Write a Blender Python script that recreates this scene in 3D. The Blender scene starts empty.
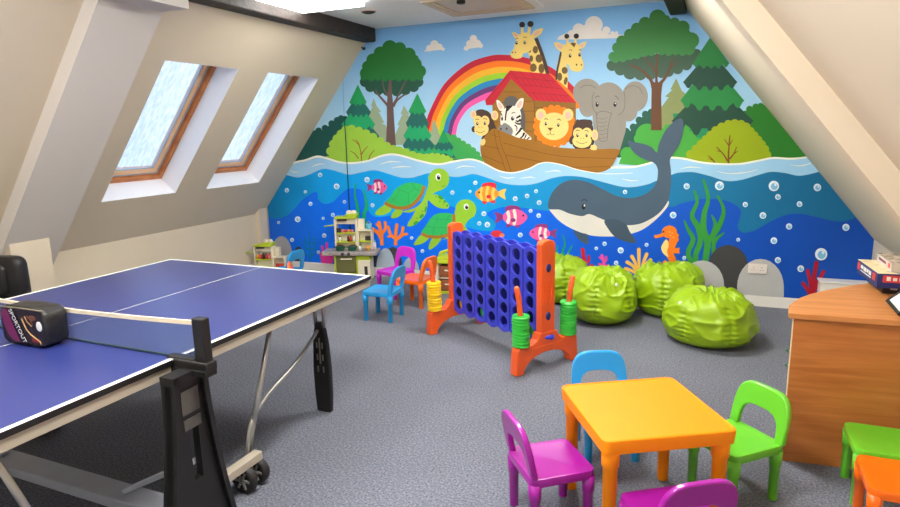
import bpy, bmesh, math, random
from math import sin, cos, pi, radians
from mathutils import Vector, Matrix, noise
from mathutils.geometry import tessellate_polygon

random.seed(7)
scene = bpy.context.scene
COL = scene.collection

# ------------------------------------------------------------------ camera
F_PX, YAW, PITCH, ROLL, CAM_H = 618.1364, 0.4051, 0.1952, -0.0216, 1.5489
fw = Vector((-sin(YAW)*cos(PITCH), cos(YAW)*cos(PITCH), -sin(PITCH)))
rt = Vector((cos(YAW), sin(YAW), 0))
up = rt.cross(fw)
R_ = cos(ROLL)*rt + sin(ROLL)*up
U_ = -sin(ROLL)*rt + cos(ROLL)*up
cam_d = bpy.data.cameras.new('camera')
cam_d.sensor_width = 36.0
cam_d.lens = F_PX/900*36.0
cam_d.clip_start = 0.05
cam = bpy.data.objects.new('camera', cam_d)
COL.objects.link(cam)
m = Matrix((R_, U_, -fw)).transposed().to_4x4()
m.translation = Vector((0, 0, CAM_H))
cam.matrix_world = m
scene.camera = cam

# room numbers (metres)
WY = 5.8206            # back wall
ZC = 2.592             # ceiling
XL, ZL, AL = -4.8676, 0.6545, 0.8875     # left slope foot and angle
XR, ZR, AR = 1.2058, 0.6269, 0.8989      # right slope foot and angle
YB = -2.2              # wall behind the camera
nL = Vector((sin(AL), 0, -cos(AL)))      # inward normals
nR = Vector((-sin(AR), 0, -cos(AR)))
def SLp(y, t, off=0.0):
    return Vector((XL + t*cos(AL), y, ZL + t*sin(AL))) + nL*off
def SRp(y, t, off=0.0):
    return Vector((XR - t*cos(AR), y, ZR + t*sin(AR))) + nR*off
TL = (ZC-ZL)/sin(AL)
TR = (ZC-ZR)/sin(AR)

# ------------------------------------------------------------------ materials
def lin(c):
    c = c/255.0
    return c/12.92 if c <= 0.04045 else ((c+0.055)/1.055)**2.4
def rgb(c, k=1.0):
    return (lin(c[0])*k, lin(c[1])*k, lin(c[2])*k, 1.0)
MATS = {}
def mat(name, c, rough=0.5, var=0.06, scale=12.0, bump=0.0, bscale=60.0, metal=0.0, spec=0.5, coat=0.0, k=1.0):
    if name in MATS: return MATS[name]
    M = bpy.data.materials.new(name); M.use_nodes = True
    nt = M.node_tree; N = nt.nodes; L = nt.links
    b = N['Principled BSDF']
    tc = N.new('ShaderNodeTexCoord')
    nz = N.new('ShaderNodeTexNoise'); nz.inputs['Scale'].default_value = scale; nz.inputs['Detail'].default_value = 3
    L.new(tc.outputs['Object'], nz.inputs['Vector'])
    rp = N.new('ShaderNodeValToRGB')
    base = rgb(c, k)
    rp.color_ramp.elements[0].position = 0.3; rp.color_ramp.elements[1].position = 0.7
    rp.color_ramp.elements[0].color = tuple(v*(1-var) for v in base[:3])+(1,)
    rp.color_ramp.elements[1].color = tuple(min(1, v*(1+var)) for v in base[:3])+(1,)
    L.new(nz.outputs['Fac'], rp.inputs['Fac']); L.new(rp.outputs['Color'], b.inputs['Base Color'])
    b.inputs['Roughness'].default_value = rough
    b.inputs['Metallic'].default_value = metal
    b.inputs['Specular IOR Level'].default_value = spec
    b.inputs['Coat Weight'].default_value = coat
    b.inputs['Coat Roughness'].default_value = 0.15
    if bump:
        n2 = N.new('ShaderNodeTexNoise'); n2.inputs['Scale'].default_value = bscale; n2.inputs['Detail'].default_value = 4
        L.new(tc.outputs['Object'], n2.inputs['Vector'])
        bp = N.new('ShaderNodeBump'); bp.inputs['Strength'].default_value = bump; bp.inputs['Distance'].default_value = 0.01
        L.new(n2.outputs['Fac'], bp.inputs['Height']); L.new(bp.outputs['Normal'], b.inputs['Normal'])
    MATS[name] = M
    return M
def emit(name, c, s):
    M = bpy.data.materials.new(name); M.use_nodes = True
    N = M.node_tree.nodes; L = M.node_tree.links
    N.remove(N['Principled BSDF'])
    e = N.new('ShaderNodeEmission'); e.inputs['Color'].default_value = rgb(c); e.inputs['Strength'].default_value = s
    L.new(e.outputs[0], N['Material Output'].inputs[0]); MATS[name] = M
    return M
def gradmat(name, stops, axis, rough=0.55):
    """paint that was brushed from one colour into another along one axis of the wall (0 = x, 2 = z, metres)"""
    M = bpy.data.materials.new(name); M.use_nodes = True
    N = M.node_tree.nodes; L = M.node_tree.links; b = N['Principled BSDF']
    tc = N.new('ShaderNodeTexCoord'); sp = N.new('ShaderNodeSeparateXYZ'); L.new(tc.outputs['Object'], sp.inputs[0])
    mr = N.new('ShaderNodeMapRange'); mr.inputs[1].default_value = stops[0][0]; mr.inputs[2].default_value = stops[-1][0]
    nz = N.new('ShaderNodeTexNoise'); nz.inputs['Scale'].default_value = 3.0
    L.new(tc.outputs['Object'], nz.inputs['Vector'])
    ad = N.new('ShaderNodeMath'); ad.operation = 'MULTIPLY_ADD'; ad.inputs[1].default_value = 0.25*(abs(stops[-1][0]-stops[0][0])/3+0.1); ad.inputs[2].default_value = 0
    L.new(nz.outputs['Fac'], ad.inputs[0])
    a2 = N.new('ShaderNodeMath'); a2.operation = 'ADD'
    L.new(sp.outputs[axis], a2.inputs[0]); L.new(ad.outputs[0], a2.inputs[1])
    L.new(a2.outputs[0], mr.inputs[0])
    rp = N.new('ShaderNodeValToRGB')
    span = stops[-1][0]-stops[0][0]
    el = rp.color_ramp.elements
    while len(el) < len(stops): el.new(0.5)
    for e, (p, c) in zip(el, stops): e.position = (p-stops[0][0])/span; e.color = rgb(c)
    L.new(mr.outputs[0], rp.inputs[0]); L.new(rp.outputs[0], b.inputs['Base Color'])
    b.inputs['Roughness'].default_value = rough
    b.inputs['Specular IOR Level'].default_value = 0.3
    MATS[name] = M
    return M

M_paint = mat('magnolia_paint', (218, 204, 180), 0.75, 0.015, 2.0, 0.05, 90)
M_box = mat('boxing_edge_shading', (222, 215, 206), 0.75, 0.015, 2.0, 0.05, 90)  # whiter than the slope: shading at the truss edge put into the colour
M_ceil = mat('ceiling_paint', (246, 246, 246), 0.8, 0.01, 2.0, 0.05, 90)
M_white = mat('white_gloss_paint', (236, 232, 224), 0.4, 0.01)
M_reveal = mat('white_reveal_paint', (240, 242, 246), 0.6, 0.01)
M_beam = mat('dark_oak', (46, 36, 32), 0.6, 0.35, 9.0, 0.5, 25)
M_black = mat('black_plastic', (24, 22, 22), 0.45, 0.1, 20, 0.08, 200)
M_steel = mat('brushed_steel', (190, 188, 184), 0.32, 0.05, 30, 0, 60, 0.85)
M_alu = mat('painted_rail', (186, 176, 158), 0.4, 0.03, 10, 0, 60, 0.2)
M_grey_rail = mat('grey_rail', (190, 196, 208), 0.4, 0.04, 10, 0, 60, 0.2)
M_tt = mat('table_blue', (42, 52, 114), 0.3, 0.02, 4.0, 0, 60, 0, 0.6)
M_line = mat('white_line', (238, 238, 232), 0.45, 0.02)
def plastic(n, c, rough=0.28): return mat(n, c, rough, 0.03, 6.0, 0.02, 40, 0, 0.5, 0.25)
P_blue = plastic('sky_blue_plastic', (30, 150, 215))
P_orange = plastic('orange_plastic', (250, 110, 12))
P_purple = plastic('purple_plastic', (158, 22, 150))
P_magenta = plastic('magenta_plastic', (205, 30, 200))
P_green = plastic('leaf_green_plastic', (106, 198, 46))
P_yellow = mat('yellow_plastic', (250, 142, 0), 0.5, 0.02, 6.0, 0.02, 40, 0, 0.3)
P_c4blue = plastic('royal_blue_plastic', (56, 64, 204), 0.38)
P_c4dark = plastic('navy_plastic', (24, 28, 110), 0.5)
P_c4orange = plastic('game_orange_plastic', (240, 92, 28), 0.42)
P_ringg = plastic('ring_green_plastic', (52, 190, 60), 0.4)
P_ringy = plastic('ring_yellow_plastic', (248, 200, 14), 0.4)

def carpet_mat():
    M = bpy.data.materials.new('carpet'); M.use_nodes = True
    N = M.node_tree.nodes; L = M.node_tree.links; b = N['Principled BSDF']
    tc = N.new('ShaderNodeTexCoord')
    n1 = N.new('ShaderNodeTexNoise'); n1.inputs['Scale'].default_value = 95; n1.inputs['Detail'].default_value = 4; n1.inputs['Roughness'].default_value = 0.7
    n2 = N.new('ShaderNodeTexNoise'); n2.inputs['Scale'].default_value = 1.6; n2.inputs['Detail'].default_value = 4
    n3 = N.new('ShaderNodeTexNoise'); n3.inputs['Scale'].default_value = 420
    for n in (n1, n2, n3): L.new(tc.outputs['Object'], n.inputs['Vector'])
    r1 = N.new('ShaderNodeValToRGB')
    r1.color_ramp.elements[0].position = 0.34; r1.color_ramp.elements[1].position = 0.66
    r1.color_ramp.elements[0].color = rgb((70, 75, 92)); r1.color_ramp.elements[1].color = rgb((142, 139, 143))
    el = r1.color_ramp.elements.new(0.5); el.color = rgb((104, 109, 122))
    L.new(n1.outputs['Fac'], r1.inputs[0])
    mx = N.new('ShaderNodeMix'); mx.data_type = 'RGBA'; mx.blend_type = 'MULTIPLY'
    r2 = N.new('ShaderNodeValToRGB'); r2.color_ramp.elements[0].position = 0.35; r2.color_ramp.elements[1].position = 0.65
    r2.color_ramp.elements[0].color = (0.86, 0.86, 0.86, 1); r2.color_ramp.elements[1].color = (1, 1, 1, 1)
    L.new(n2.outputs['Fac'], r2.inputs[0])
    mx.inputs[0].default_value = 1.0
    L.new(r1.outputs[0], mx.inputs[6]); L.new(r2.outputs[0], mx.inputs[7])
    L.new(mx.outputs[2], b.inputs['Base Color'])
    b.inputs['Roughness'].default_value = 0.95; b.inputs['Specular IOR Level'].default_value = 0.1
    b.inputs['Sheen Weight'].default_value = 0.15
    bp = N.new('ShaderNodeBump'); bp.inputs['Strength'].default_value = 0.3; bp.inputs['Distance'].default_value = 0.002
    L.new(n3.outputs['Fac'], bp.inputs['Height']); L.new(bp.outputs[0], b.inputs['Normal'])
    return M
M_carpet = carpet_mat()

def wood_mat(name, c0, c1, axis_scale=(1, 14, 14), rough=0.35):
    M = bpy.data.materials.new(name); M.use_nodes = True
    N = M.node_tree.nodes; L = M.node_tree.links; b = N['Principled BSDF']
    tc = N.new('ShaderNodeTexCoord'); mp = N.new('ShaderNodeMapping'); mp.inputs['Scale'].default_value = axis_scale
    L.new(tc.outputs['Object'], mp.inputs['Vector'])
    n1 = N.new('ShaderNodeTexNoise'); n1.inputs['Scale'].default_value = 2.2; n1.inputs['Detail'].default_value = 6; n1.inputs['Distortion'].default_value = 0.6
    L.new(mp.outputs[0], n1.inputs['Vector'])
    r1 = N.new('ShaderNodeValToRGB'); r1.color_ramp.elements[0].position = 0.3; r1.color_ramp.elements[1].position = 0.72
    r1.color_ramp.elements[0].color = rgb(c0); r1.color_ramp.elements[1].color = rgb(c1)
    L.new(n1.outputs['Fac'], r1.inputs[0]); L.new(r1.outputs[0], b.inputs['Base Color'])
    b.inputs['Roughness'].default_value = rough
    return M
M_desk = wood_mat('beech_veneer', (168, 98, 42), (196, 124, 62), (1.2, 1.2, 16), 0.4)
M_desktop = wood_mat('beech_top', (186, 118, 60), (212, 144, 84), (1.2, 12, 12), 0.4)
M_pine = wood_mat('varnished_pine', (170, 96, 44), (206, 132, 74), (3, 3, 3), 0.35)
M_pine2 = wood_mat('pale_pine', (240, 190, 140), (250, 212, 168), (3, 3, 3), 0.4)

def glass_mat():
    M = bpy.data.materials.new('weathered_glass'); M.use_nodes = True
    N = M.node_tree.nodes; L = M.node_tree.links; N.remove(N['Principled BSDF'])
    tc = N.new('ShaderNodeTexCoord'); mp = N.new('ShaderNodeMapping'); mp.inputs['Scale'].default_value = (3, 9, 3)
    nz = N.new('ShaderNodeTexNoise'); nz.inputs['Scale'].default_value = 4; nz.inputs['Detail'].default_value = 7
    L.new(tc.outputs['Object'], mp.inputs[0]); L.new(mp.outputs[0], nz.inputs['Vector'])
    rp = N.new('ShaderNodeValToRGB'); rp.color_ramp.elements[0].position = 0.35; rp.color_ramp.elements[1].position = 0.7
    rp.color_ramp.elements[0].color = (0.86, 0.89, 0.93, 1); rp.color_ramp.elements[1].color = (1, 1, 1, 1)
    L.new(nz.outputs['Fac'], rp.inputs[0])
    tr = N.new('ShaderNodeBsdfTransparent'); L.new(rp.outputs[0], tr.inputs[0])
    gl = N.new('ShaderNodeBsdfGlossy'); gl.inputs['Roughness'].default_value = 0.05
    mx = N.new('ShaderNodeMixShader'); mx.inputs[0].default_value = 0.06
    L.new(tr.outputs[0], mx.inputs[1]); L.new(gl.outputs[0], mx.inputs[2])
    L.new(mx.outputs[0], N['Material Output'].inputs[0])
    return M
M_glass = glass_mat()
def net_mat(name, c, f, sc):
    M = bpy.data.materials.new(name); M.use_nodes = True
    N = M.node_tree.nodes; L = M.node_tree.links; b = N['Principled BSDF']
    b.inputs['Base Color'].default_value = rgb(c); b.inputs['Roughness'].default_value = 0.7
    nz = N.new('ShaderNodeTexNoise'); nz.inputs['Scale'].default_value = sc
    tc = N.new('ShaderNodeTexCoord'); L.new(tc.outputs['Object'], nz.inputs['Vector'])
    ma = N.new('ShaderNodeMath'); ma.operation = 'MULTIPLY_ADD'; ma.inputs[1].default_value = 0.25; ma.inputs[2].default_value = f-0.125
    L.new(nz.outputs['Fac'], ma.inputs[0])
    L.new(ma.outputs[0], b.inputs['Alpha'])
    return M
M_net = net_mat('net_mesh', (92, 112, 150), 0.34, 200)

# ------------------------------------------------------------------ mesh builder
class MB:
    def __init__(s):
        s.v = []; s.f = []; s.mi = []; s.sm = []; s.mats = []
    def mid(s, m):
        if m not in s.mats: s.mats.append(m)
        return s.mats.index(m)
    def add(s, vs, fs, m, smooth=False, M=None):
        o = len(s.v); i = s.mid(m)
        for p in vs:
            p = Vector(p)
            s.v.append(M @ p if M is not None else p)
        for f in fs:
            s.f.append([o+k for k in f]); s.mi.append(i); s.sm.append(smooth)
    def box(s, x0, x1, y0, y1, z0, z1, m, M=None):
        vs = [(x0,y0,z0),(x1,y0,z0),(x1,y1,z0),(x0,y1,z0),(x0,y0,z1),(x1,y0,z1),(x1,y1,z1),(x0,y1,z1)]
        fs = [(3,2,1,0),(4,5,6,7),(0,1,5,4),(1,2,6,5),(2,3,7,6),(3,0,4,7)]
        s.add(vs, fs, m, False, M)
    def rings(s, rs, m, smooth=True, caps=True, closed=False, M=None):
        n = len(rs[0]); vs = [p for r in rs for p in r]; fs = []
        k = len(rs)
        for a in range(k if closed else k-1):
            b = (a+1) % k
            for i in range(n):
                j = (i+1) % n
                fs.append((a*n+i, a*n+j, b*n+j, b*n+i))
        if caps and not closed:
            fs.append(tuple(reversed(range(n)))); fs.append(tuple((k-1)*n+i for i in range(n)))
        s.add(vs, fs, m, smooth, M)
    def lathe(s, prof, m, n=24, c=(0,0,0), M=None, smooth=True):
        c = Vector(c)
        s.rings([[c+Vector((r*cos(2*pi*i/n), r*sin(2*pi*i/n), z)) for i in range(n)] for r, z in prof], m, smooth, True, False, M)
    def tube(s, pts, r, m, n=10, M=None):
        pts = [Vector(p) for p in pts]; rs = []
        rad = r if isinstance(r, (list, tuple)) else [r]*len(pts)
        prev = None
        for i, p in enumerate(pts):
            t = (pts[min(i+1, len(pts)-1)] - pts[max(i-1, 0)]).normalized()
            if prev is None:
                a = Vector((0,0,1)) if abs(t.z) < 0.9 else Vector((1,0,0))
                u = t.cross(a).normalized()
            else:
                u = (prev - t*prev.dot(t)).normalized()
            prev = u; w = t.cross(u)
            rs.append([p + rad[i]*(u*cos(2*pi*k/n) + w*sin(2*pi*k/n)) for k in range(n)])
        s.rings(rs, m, True, True, False, M)
    def bar(s, p0, p1, w, h, m, upv=(0,0,1)):
        p0, p1 = Vector(p0), Vector(p1); t = (p1-p0).normalized(); a = Vector(upv)
        u = t.cross(a).normalized(); v = u.cross(t)
        r = lambda p: [p+u*w/2+v*h/2, p-u*w/2+v*h/2, p-u*w/2-v*h/2, p+u*w/2-v*h/2]
        s.rings([r(p0), r(p1)], m, False)
    def prism(s, poly, d0, d1, plane, m, smooth=False, M=None):
        """extrude a 2-D outline; plane 'xy' along z, 'xz' along y, 'yz' along x"""
        def P(a, b, d):
            return {'xy': (a, b, d), 'xz': (a, d, b), 'yz': (d, a, b)}[plane]
        n = len(poly)
        vs = [P(a, b, d0) for a, b in poly] + [P(a, b, d1) for a, b in poly]
        fs = [(i, (i+1) % n, n+(i+1) % n, n+i) for i in range(n)]
        tri = tessellate_polygon([[Vector((a, b, 0)) for a, b in poly]])
        fs += [tuple(t) for t in tri] + [tuple(n+k for k in reversed(t)) for t in tri]
        s.add(vs, fs, m, smooth, M)
    def ell(s, c, r, m, nu=16, nv=10, M=None):
        c = Vector(c); rs = []
        for j in range(1, nv):
            th = pi*j/nv
            rs.append([c+Vector((r[0]*sin(th)*cos(2*pi*i/nu), r[1]*sin(th)*sin(2*pi*i/nu), -r[2]*cos(th))) for i in range(nu)])
        s.rings(rs, m, True, True, False, M)
    def build(s, name, parent=None, bevel=0.0, seg=2, autosmooth=None):
        me = bpy.data.meshes.new(name)
        me.from_pydata([tuple(p) for p in s.v], [], s.f)
        for m_ in s.mats: me.materials.append(m_)
        me.polygons.foreach_set('material_index', s.mi)
        me.polygons.foreach_set('use_smooth', s.sm)
        bm = bmesh.new(); bm.from_mesh(me)
        bmesh.ops.remove_doubles(bm, verts=bm.verts, dist=1e-6)
        bmesh.ops.recalc_face_normals(bm, faces=bm.faces)
        bm.to_mesh(me); bm.free()
        me.update()
        if autosmooth is not None:
            me.polygons.foreach_set('use_smooth', [True]*len(me.polygons))
            me.set_sharp_from_angle(angle=radians(autosmooth))
        o = bpy.data.objects.new(name, me); COL.objects.link(o)
        if parent is not None: o.parent = parent
        if bevel:
            b = o.modifiers.new('bevel', 'BEVEL'); b.width = bevel; b.segments = seg; b.limit_method = 'ANGLE'; b.angle_limit = radians(40)
            b.harden_normals = False
        return o

def tag(o, label=None, cat=None, group=None, kind=None):
    if label: o['label'] = label
    if cat: o['category'] = cat
    if group: o['group'] = group
    if kind: o['kind'] = kind
    return o
def thing(name, label, cat, loc=(0,0,0), rz=0.0, group=None):
    o = bpy.data.objects.new(name, None); COL.objects.link(o)
    o.empty_display_size = 0.1
    o.location = loc; o.rotation_euler = (0, 0, rz)
    return tag(o, label, cat, group)
def copy_tree(o, parent=None):
    c = o.copy(); COL.objects.link(c)
    if parent is not None: c.parent = parent
    for ch in list(o.children): copy_tree(ch, c)
    return c
def struct(mb, name, bevel=0.0):
    return tag(mb.build(name, None, bevel), kind='structure')
def text_part(s, size, m, name, parent, M, depth=0.0004, spacing=1.0):
    cu = bpy.data.curves.new(name, 'FONT'); cu.body = s; cu.size = size; cu.extrude = depth
    cu.align_x = 'CENTER'; cu.align_y = 'CENTER'; cu.space_character = spacing; cu.resolution_u = 3
    t = bpy.data.objects.new(name+'_curve', cu); COL.objects.link(t)
    dg = bpy.context.evaluated_depsgraph_get()
    me = bpy.data.meshes.new_from_object(t.evaluated_get(dg))
    bpy.data.objects.remove(t); bpy.data.curves.remove(cu)
    me.name = name; me.materials.clear(); me.materials.append(m)
    me.transform(M)
    o = bpy.data.objects.new(name, me); COL.objects.link(o); o.parent = parent
    return o

# ------------------------------------------------------------------ room shell
b = MB(); b.box(XL-0.06, XR+0.06, YB-0.06, WY+0.06, -0.06, 0, M_carpet); struct(b, 'floor')
xcl = XL+TL*cos(AL); xcr = XR-TR*cos(AR)
b = MB(); b.box(xcl-0.2, xcr+0.2, YB-0.06, WY+0.06, ZC, ZC+0.06, M_ceil); struct(b, 'ceiling')
# back wall and rear wall follow the attic outline
out = [(XL,0),(XR,0),(XR,ZR),(xcr,ZC),(xcl,ZC),(XL,ZL)]
b = MB(); b.prism(out, WY, WY+0.06, 'xz', M_paint); wall_back = struct(b, 'wall_back')
b = MB(); b.prism(out, YB-0.06, YB, 'xz', M_ceil); struct(b, 'wall_rear')
b = MB(); b.box(XL-0.06, XL, YB, WY, 0, ZL, M_paint)
struct(b, 'wall_left')
b = MB(); b.box(XR, XR+0.06, YB, WY, 0, ZR, M_paint); struct(b, 'wall_right')
b = MB(); b.box(XL, XL+0.055, 5.66, WY-0.03, 0, ZL+0.06, M_paint); struct(b, 'trim_1')
b = MB(); b.prism([(XL, 0), (-4.6, 0), (-4.6, 0.83), (-4.8, 0.66), (XL, 0.6)], 2.76, 3.05, 'xz', M_paint); struct(b, 'trim_2')

# left slope with two rooflight openings
T0, T1 = 0.5047, 1.8582
WIN = [(3.4788, 4.2424), (4.6147, 5.3851)]
def slab(mb, y0, y1, t0, t1, o0, o1, m, S=SLp):
    vs = [S(y0,t0,o0),S(y1,t0,o0),S(y1,t1,o0),S(y0,t1,o0),S(y0,t0,o1),S(y1,t0,o1),S(y1,t1,o1),S(y0,t1,o1)]
    mb.add(vs, [(3,2,1,0),(4,5,6,7),(0,1,5,4),(1,2,6,5),(2,3,7,6),(3,0,4,7)], m)
b = MB()
ys = [YB] + [v for w in WIN for v in w] + [WY]
for i in range(0, len(ys), 2): slab(b, ys[i], ys[i+1], -0.02, TL+0.05, 0, -0.30, M_paint)
for (a, c) in WIN:
    slab(b, a, c, -0.02, T0, 0, -0.30, M_paint)
    slab(b, a, c, T1, TL+0.05, 0, -0.30, M_paint)
tag(b.build('wall_left_slope'), kind='structure')
b = MB()
slab(b, YB, WY, -0.02, TR+0.05, 0, -0.12, M_paint, SRp)
struct(b, 'wall_right_slope')
# boxed-in roof truss on both slopes
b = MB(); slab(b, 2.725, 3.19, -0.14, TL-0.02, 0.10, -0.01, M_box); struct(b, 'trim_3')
b = MB(); slab(b, 2.69, 2.88, 0.0, TR-0.02, 0.09, -0.01, M_paint, SRp); struct(b, 'trim_4')
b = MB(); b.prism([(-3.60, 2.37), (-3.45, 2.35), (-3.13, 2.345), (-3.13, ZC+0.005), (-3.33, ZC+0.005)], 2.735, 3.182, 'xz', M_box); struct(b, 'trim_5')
# dark oak purlins where the slopes meet the ceiling
b = MB(); b.box(-3.46, -3.262, 3.19, WY-0.012, 2.462, 2.605, M_beam); o = b.build('trim_6', None, 0.012); tag(o, kind='structure')
b = MB(); b.box(-0.425, -0.29, YB+0.01, WY-0.012, 2.468, 2.605, M_beam); o = b.build('trim_7', None, 0.012); tag(o, kind='structure')
# skirting
b = MB(); b.box(XL+0.06, XR, WY-0.018, WY, 0, 0.086, M_white); b.box(XL+0.06, XR, WY-0.012, WY, 0.086, 0.095, M_white); struct(b, 'baseboard_back')
b = MB(); b.box(XR-0.018, XR, YB, WY-0.02, 0, 0.095, M_white); struct(b, 'baseboard_right')
b = MB(); b.box(XL, XL+0.018, YB, 2.75, 0, 0.095, M_white); b.box(XL, XL+0.018, 3.06, 5.65, 0, 0.095, M_white); struct(b, 'baseboard_left')
# boxing in the corner
b = MB(); b.box(0.845, XR-0.02, WY-0.15, WY-0.021, 0, 0.275, M_white); b.box(0.835, XR-0.02, WY-0.16, WY-0.021, 0.275, 0.289, M_white); struct(b, 'trim_8', 0.003)

def frame4(mb, y0, y1, t0, t1, w, o0, o1, m):
    slab(mb, y0, y1, t0, t0+w, o0, o1, m); slab(mb, y0, y1, t1-w, t1, o0, o1, m)
    slab(mb, y0, y0+w, t0+w, t1-w, o0, o1, m); slab(mb, y1-w, y1, t0+w, t1-w, o0, o1, m)
M_alu2 = mat('window_alu', (176, 186, 204), 0.4, 0.02, 10, 0, 60, 0.3)
for i, (a, c) in enumerate(WIN):
    b = MB()       # plastered reveal lining
    e = 0.004
    slab(b, a, a+e, T0, T1, -0.001, -0.2, M_reveal); slab(b, c-e, c, T0, T1, -0.001, -0.2, M_reveal)
    slab(b, a+e, c-e, T0, T0+e, -0.001, -0.2, M_reveal); slab(b, a+e, c-e, T1-e, T1, -0.001, -0.2, M_reveal)
    w = tag(b.build('window_%d' % (i+1)), kind='structure')
    b = MB(); frame4(b, a, c, T0, T1, 0.045, -0.20, -0.29, M_pine); b.build('window_frame', w, 0.003)
    b = MB(); frame4(b, a+0.048, c-0.048, T0+0.048, T1-0.048, 0.05, -0.235, -0.285, M_pine2)
    b.build('sash', w, 0.003)
    b = MB(); frame4(b, a+0.048, c-0.048, T0+0.048, T1-0.048, 0.012, -0.228, -0.236, M_alu2)
    frame4(b, a+0.096, c-0.096, T0+0.096, T1-0.096, 0.012, -0.244, -0.262, M_alu2)
    b.build('glazing_bead', w)
    b = MB(); slab(b, a+0.09, c-0.09, T0+0.09, T1-0.09, -0.262, -0.268, M_glass); b.build('pane', w)

# ceiling panels: the dimmed one is real, the others are unseen, added fill lights
M_led = emit('added_led_diffuser', (255, 252, 246), 50.0); M_led2 = emit('led_diffuser_dimmed', (255, 252, 246), 13.0); M_led3 = emit('added_led_diffuser_half', (255, 252, 246), 22.0)
M_trim = mat('panel_trim', (235, 235, 235), 0.4, 0.01)
def led(x, y, label, md=None):
    t = thing('ceiling_light', label, 'light', (x, y, ZC), 0, 'square light panels on the ceiling')
    b = MB(); b.box(-.3, .3, -.3, .3, -0.008, -0.001, M_trim); b.build('base_tray', t)
    b = MB(); b.box(-.297, .297, -.297, .297, -0.046, -0.0085, md or M_led); b.build('diffuser', t, 0.004)
led(-2.955, 4.275, 'bright square light panel on the ceiling beside the dark beam near the first skylight', M_led2)
led(-1.0, 4.0, 'added unseen square light panel on the ceiling near the right roof slope')
led(-2.6, 1.5, 'added unseen square light panel on the ceiling above the table tennis table', M_led3)
led(-1.0, 1.5, 'added unseen square light panel on the ceiling nearly overhead of the viewer')
led(-1.9, -0.9, 'added unseen square light panel on the ceiling behind the viewer')
t = thing('ceiling_sensor', 'small dark brown fitting on the ceiling beside the light panel and the beam', 'sensor', (-2.86, 4.98, ZC))
b = MB(); b.lathe([(0.055, -0.001), (0.058, -0.012), (0.03, -0.022)], M_beam, 20); b.build('cover', t)
b = MB(); b.lathe([(0.066, -0.0005), (0.066, -0.006)], mat('tan_plate', (196, 176, 160), 0.5), 20); b.build('backplate', t)
# loft hatch
M_cream = mat('cream_gloss', (214, 196, 174), 0.45, 0.02)
hx, hy = 0.44, 0.42
def rect_ring(mb, x, y, w, z0, z1, m):
    mb.box(-x, x, -y, -y+w, z0, z1, m); mb.box(-x, x, y-w, y, z0, z1, m)
    mb.box(-x, -x+w, -y+w, y-w, z0, z1, m); mb.box(x-w, x, -y+w, y-w, z0, z1, m)
b = MB(); rect_ring(b, hx, hy, 0.06, -0.022, 0.0, M_ceil); t = b.build('loft_hatch', None, 0.004); t.location = (-1.87, 5.08, ZC); tag(t, kind='structure')
b = MB(); rect_ring(b, hx-0.062, hy-0.062, 0.05, -0.034, -0.001, M_cream); rect_ring(b, hx-0.115, hy-0.115, 0.03, -0.026, -0.001, M_cream); b.build('moulding', t, 0.004)
b = MB(); b.box(-hx+.147, hx-.147, -hy+.147, hy-.147, -0.016, -0.001, M_cream); b.build('panel', t)
b = MB(); b.lathe([(0.02, -0.045), (0.035, -0.04), (0.035, -0.017)], M_black, 16, (-0.08, -0.2, 0)); b.build('catch', t)
# little hook under the beam by the mural
t = MB(); t.tube([(-3.43, 5.80, 2.455), (-3.43, 5.80, 2.42), (-3.405, 5.79, 2.40), (-3.385, 5.785, 2.415)], 0.008, M_black, 8)
t.ell((-3.40, 5.795, 2.40), (0.016, 0.014, 0.012), M_black, 10, 6)
tag(t.build('wall_hook'), 'small black hook under the end of the dark beam by the mural', 'hook')
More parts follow.
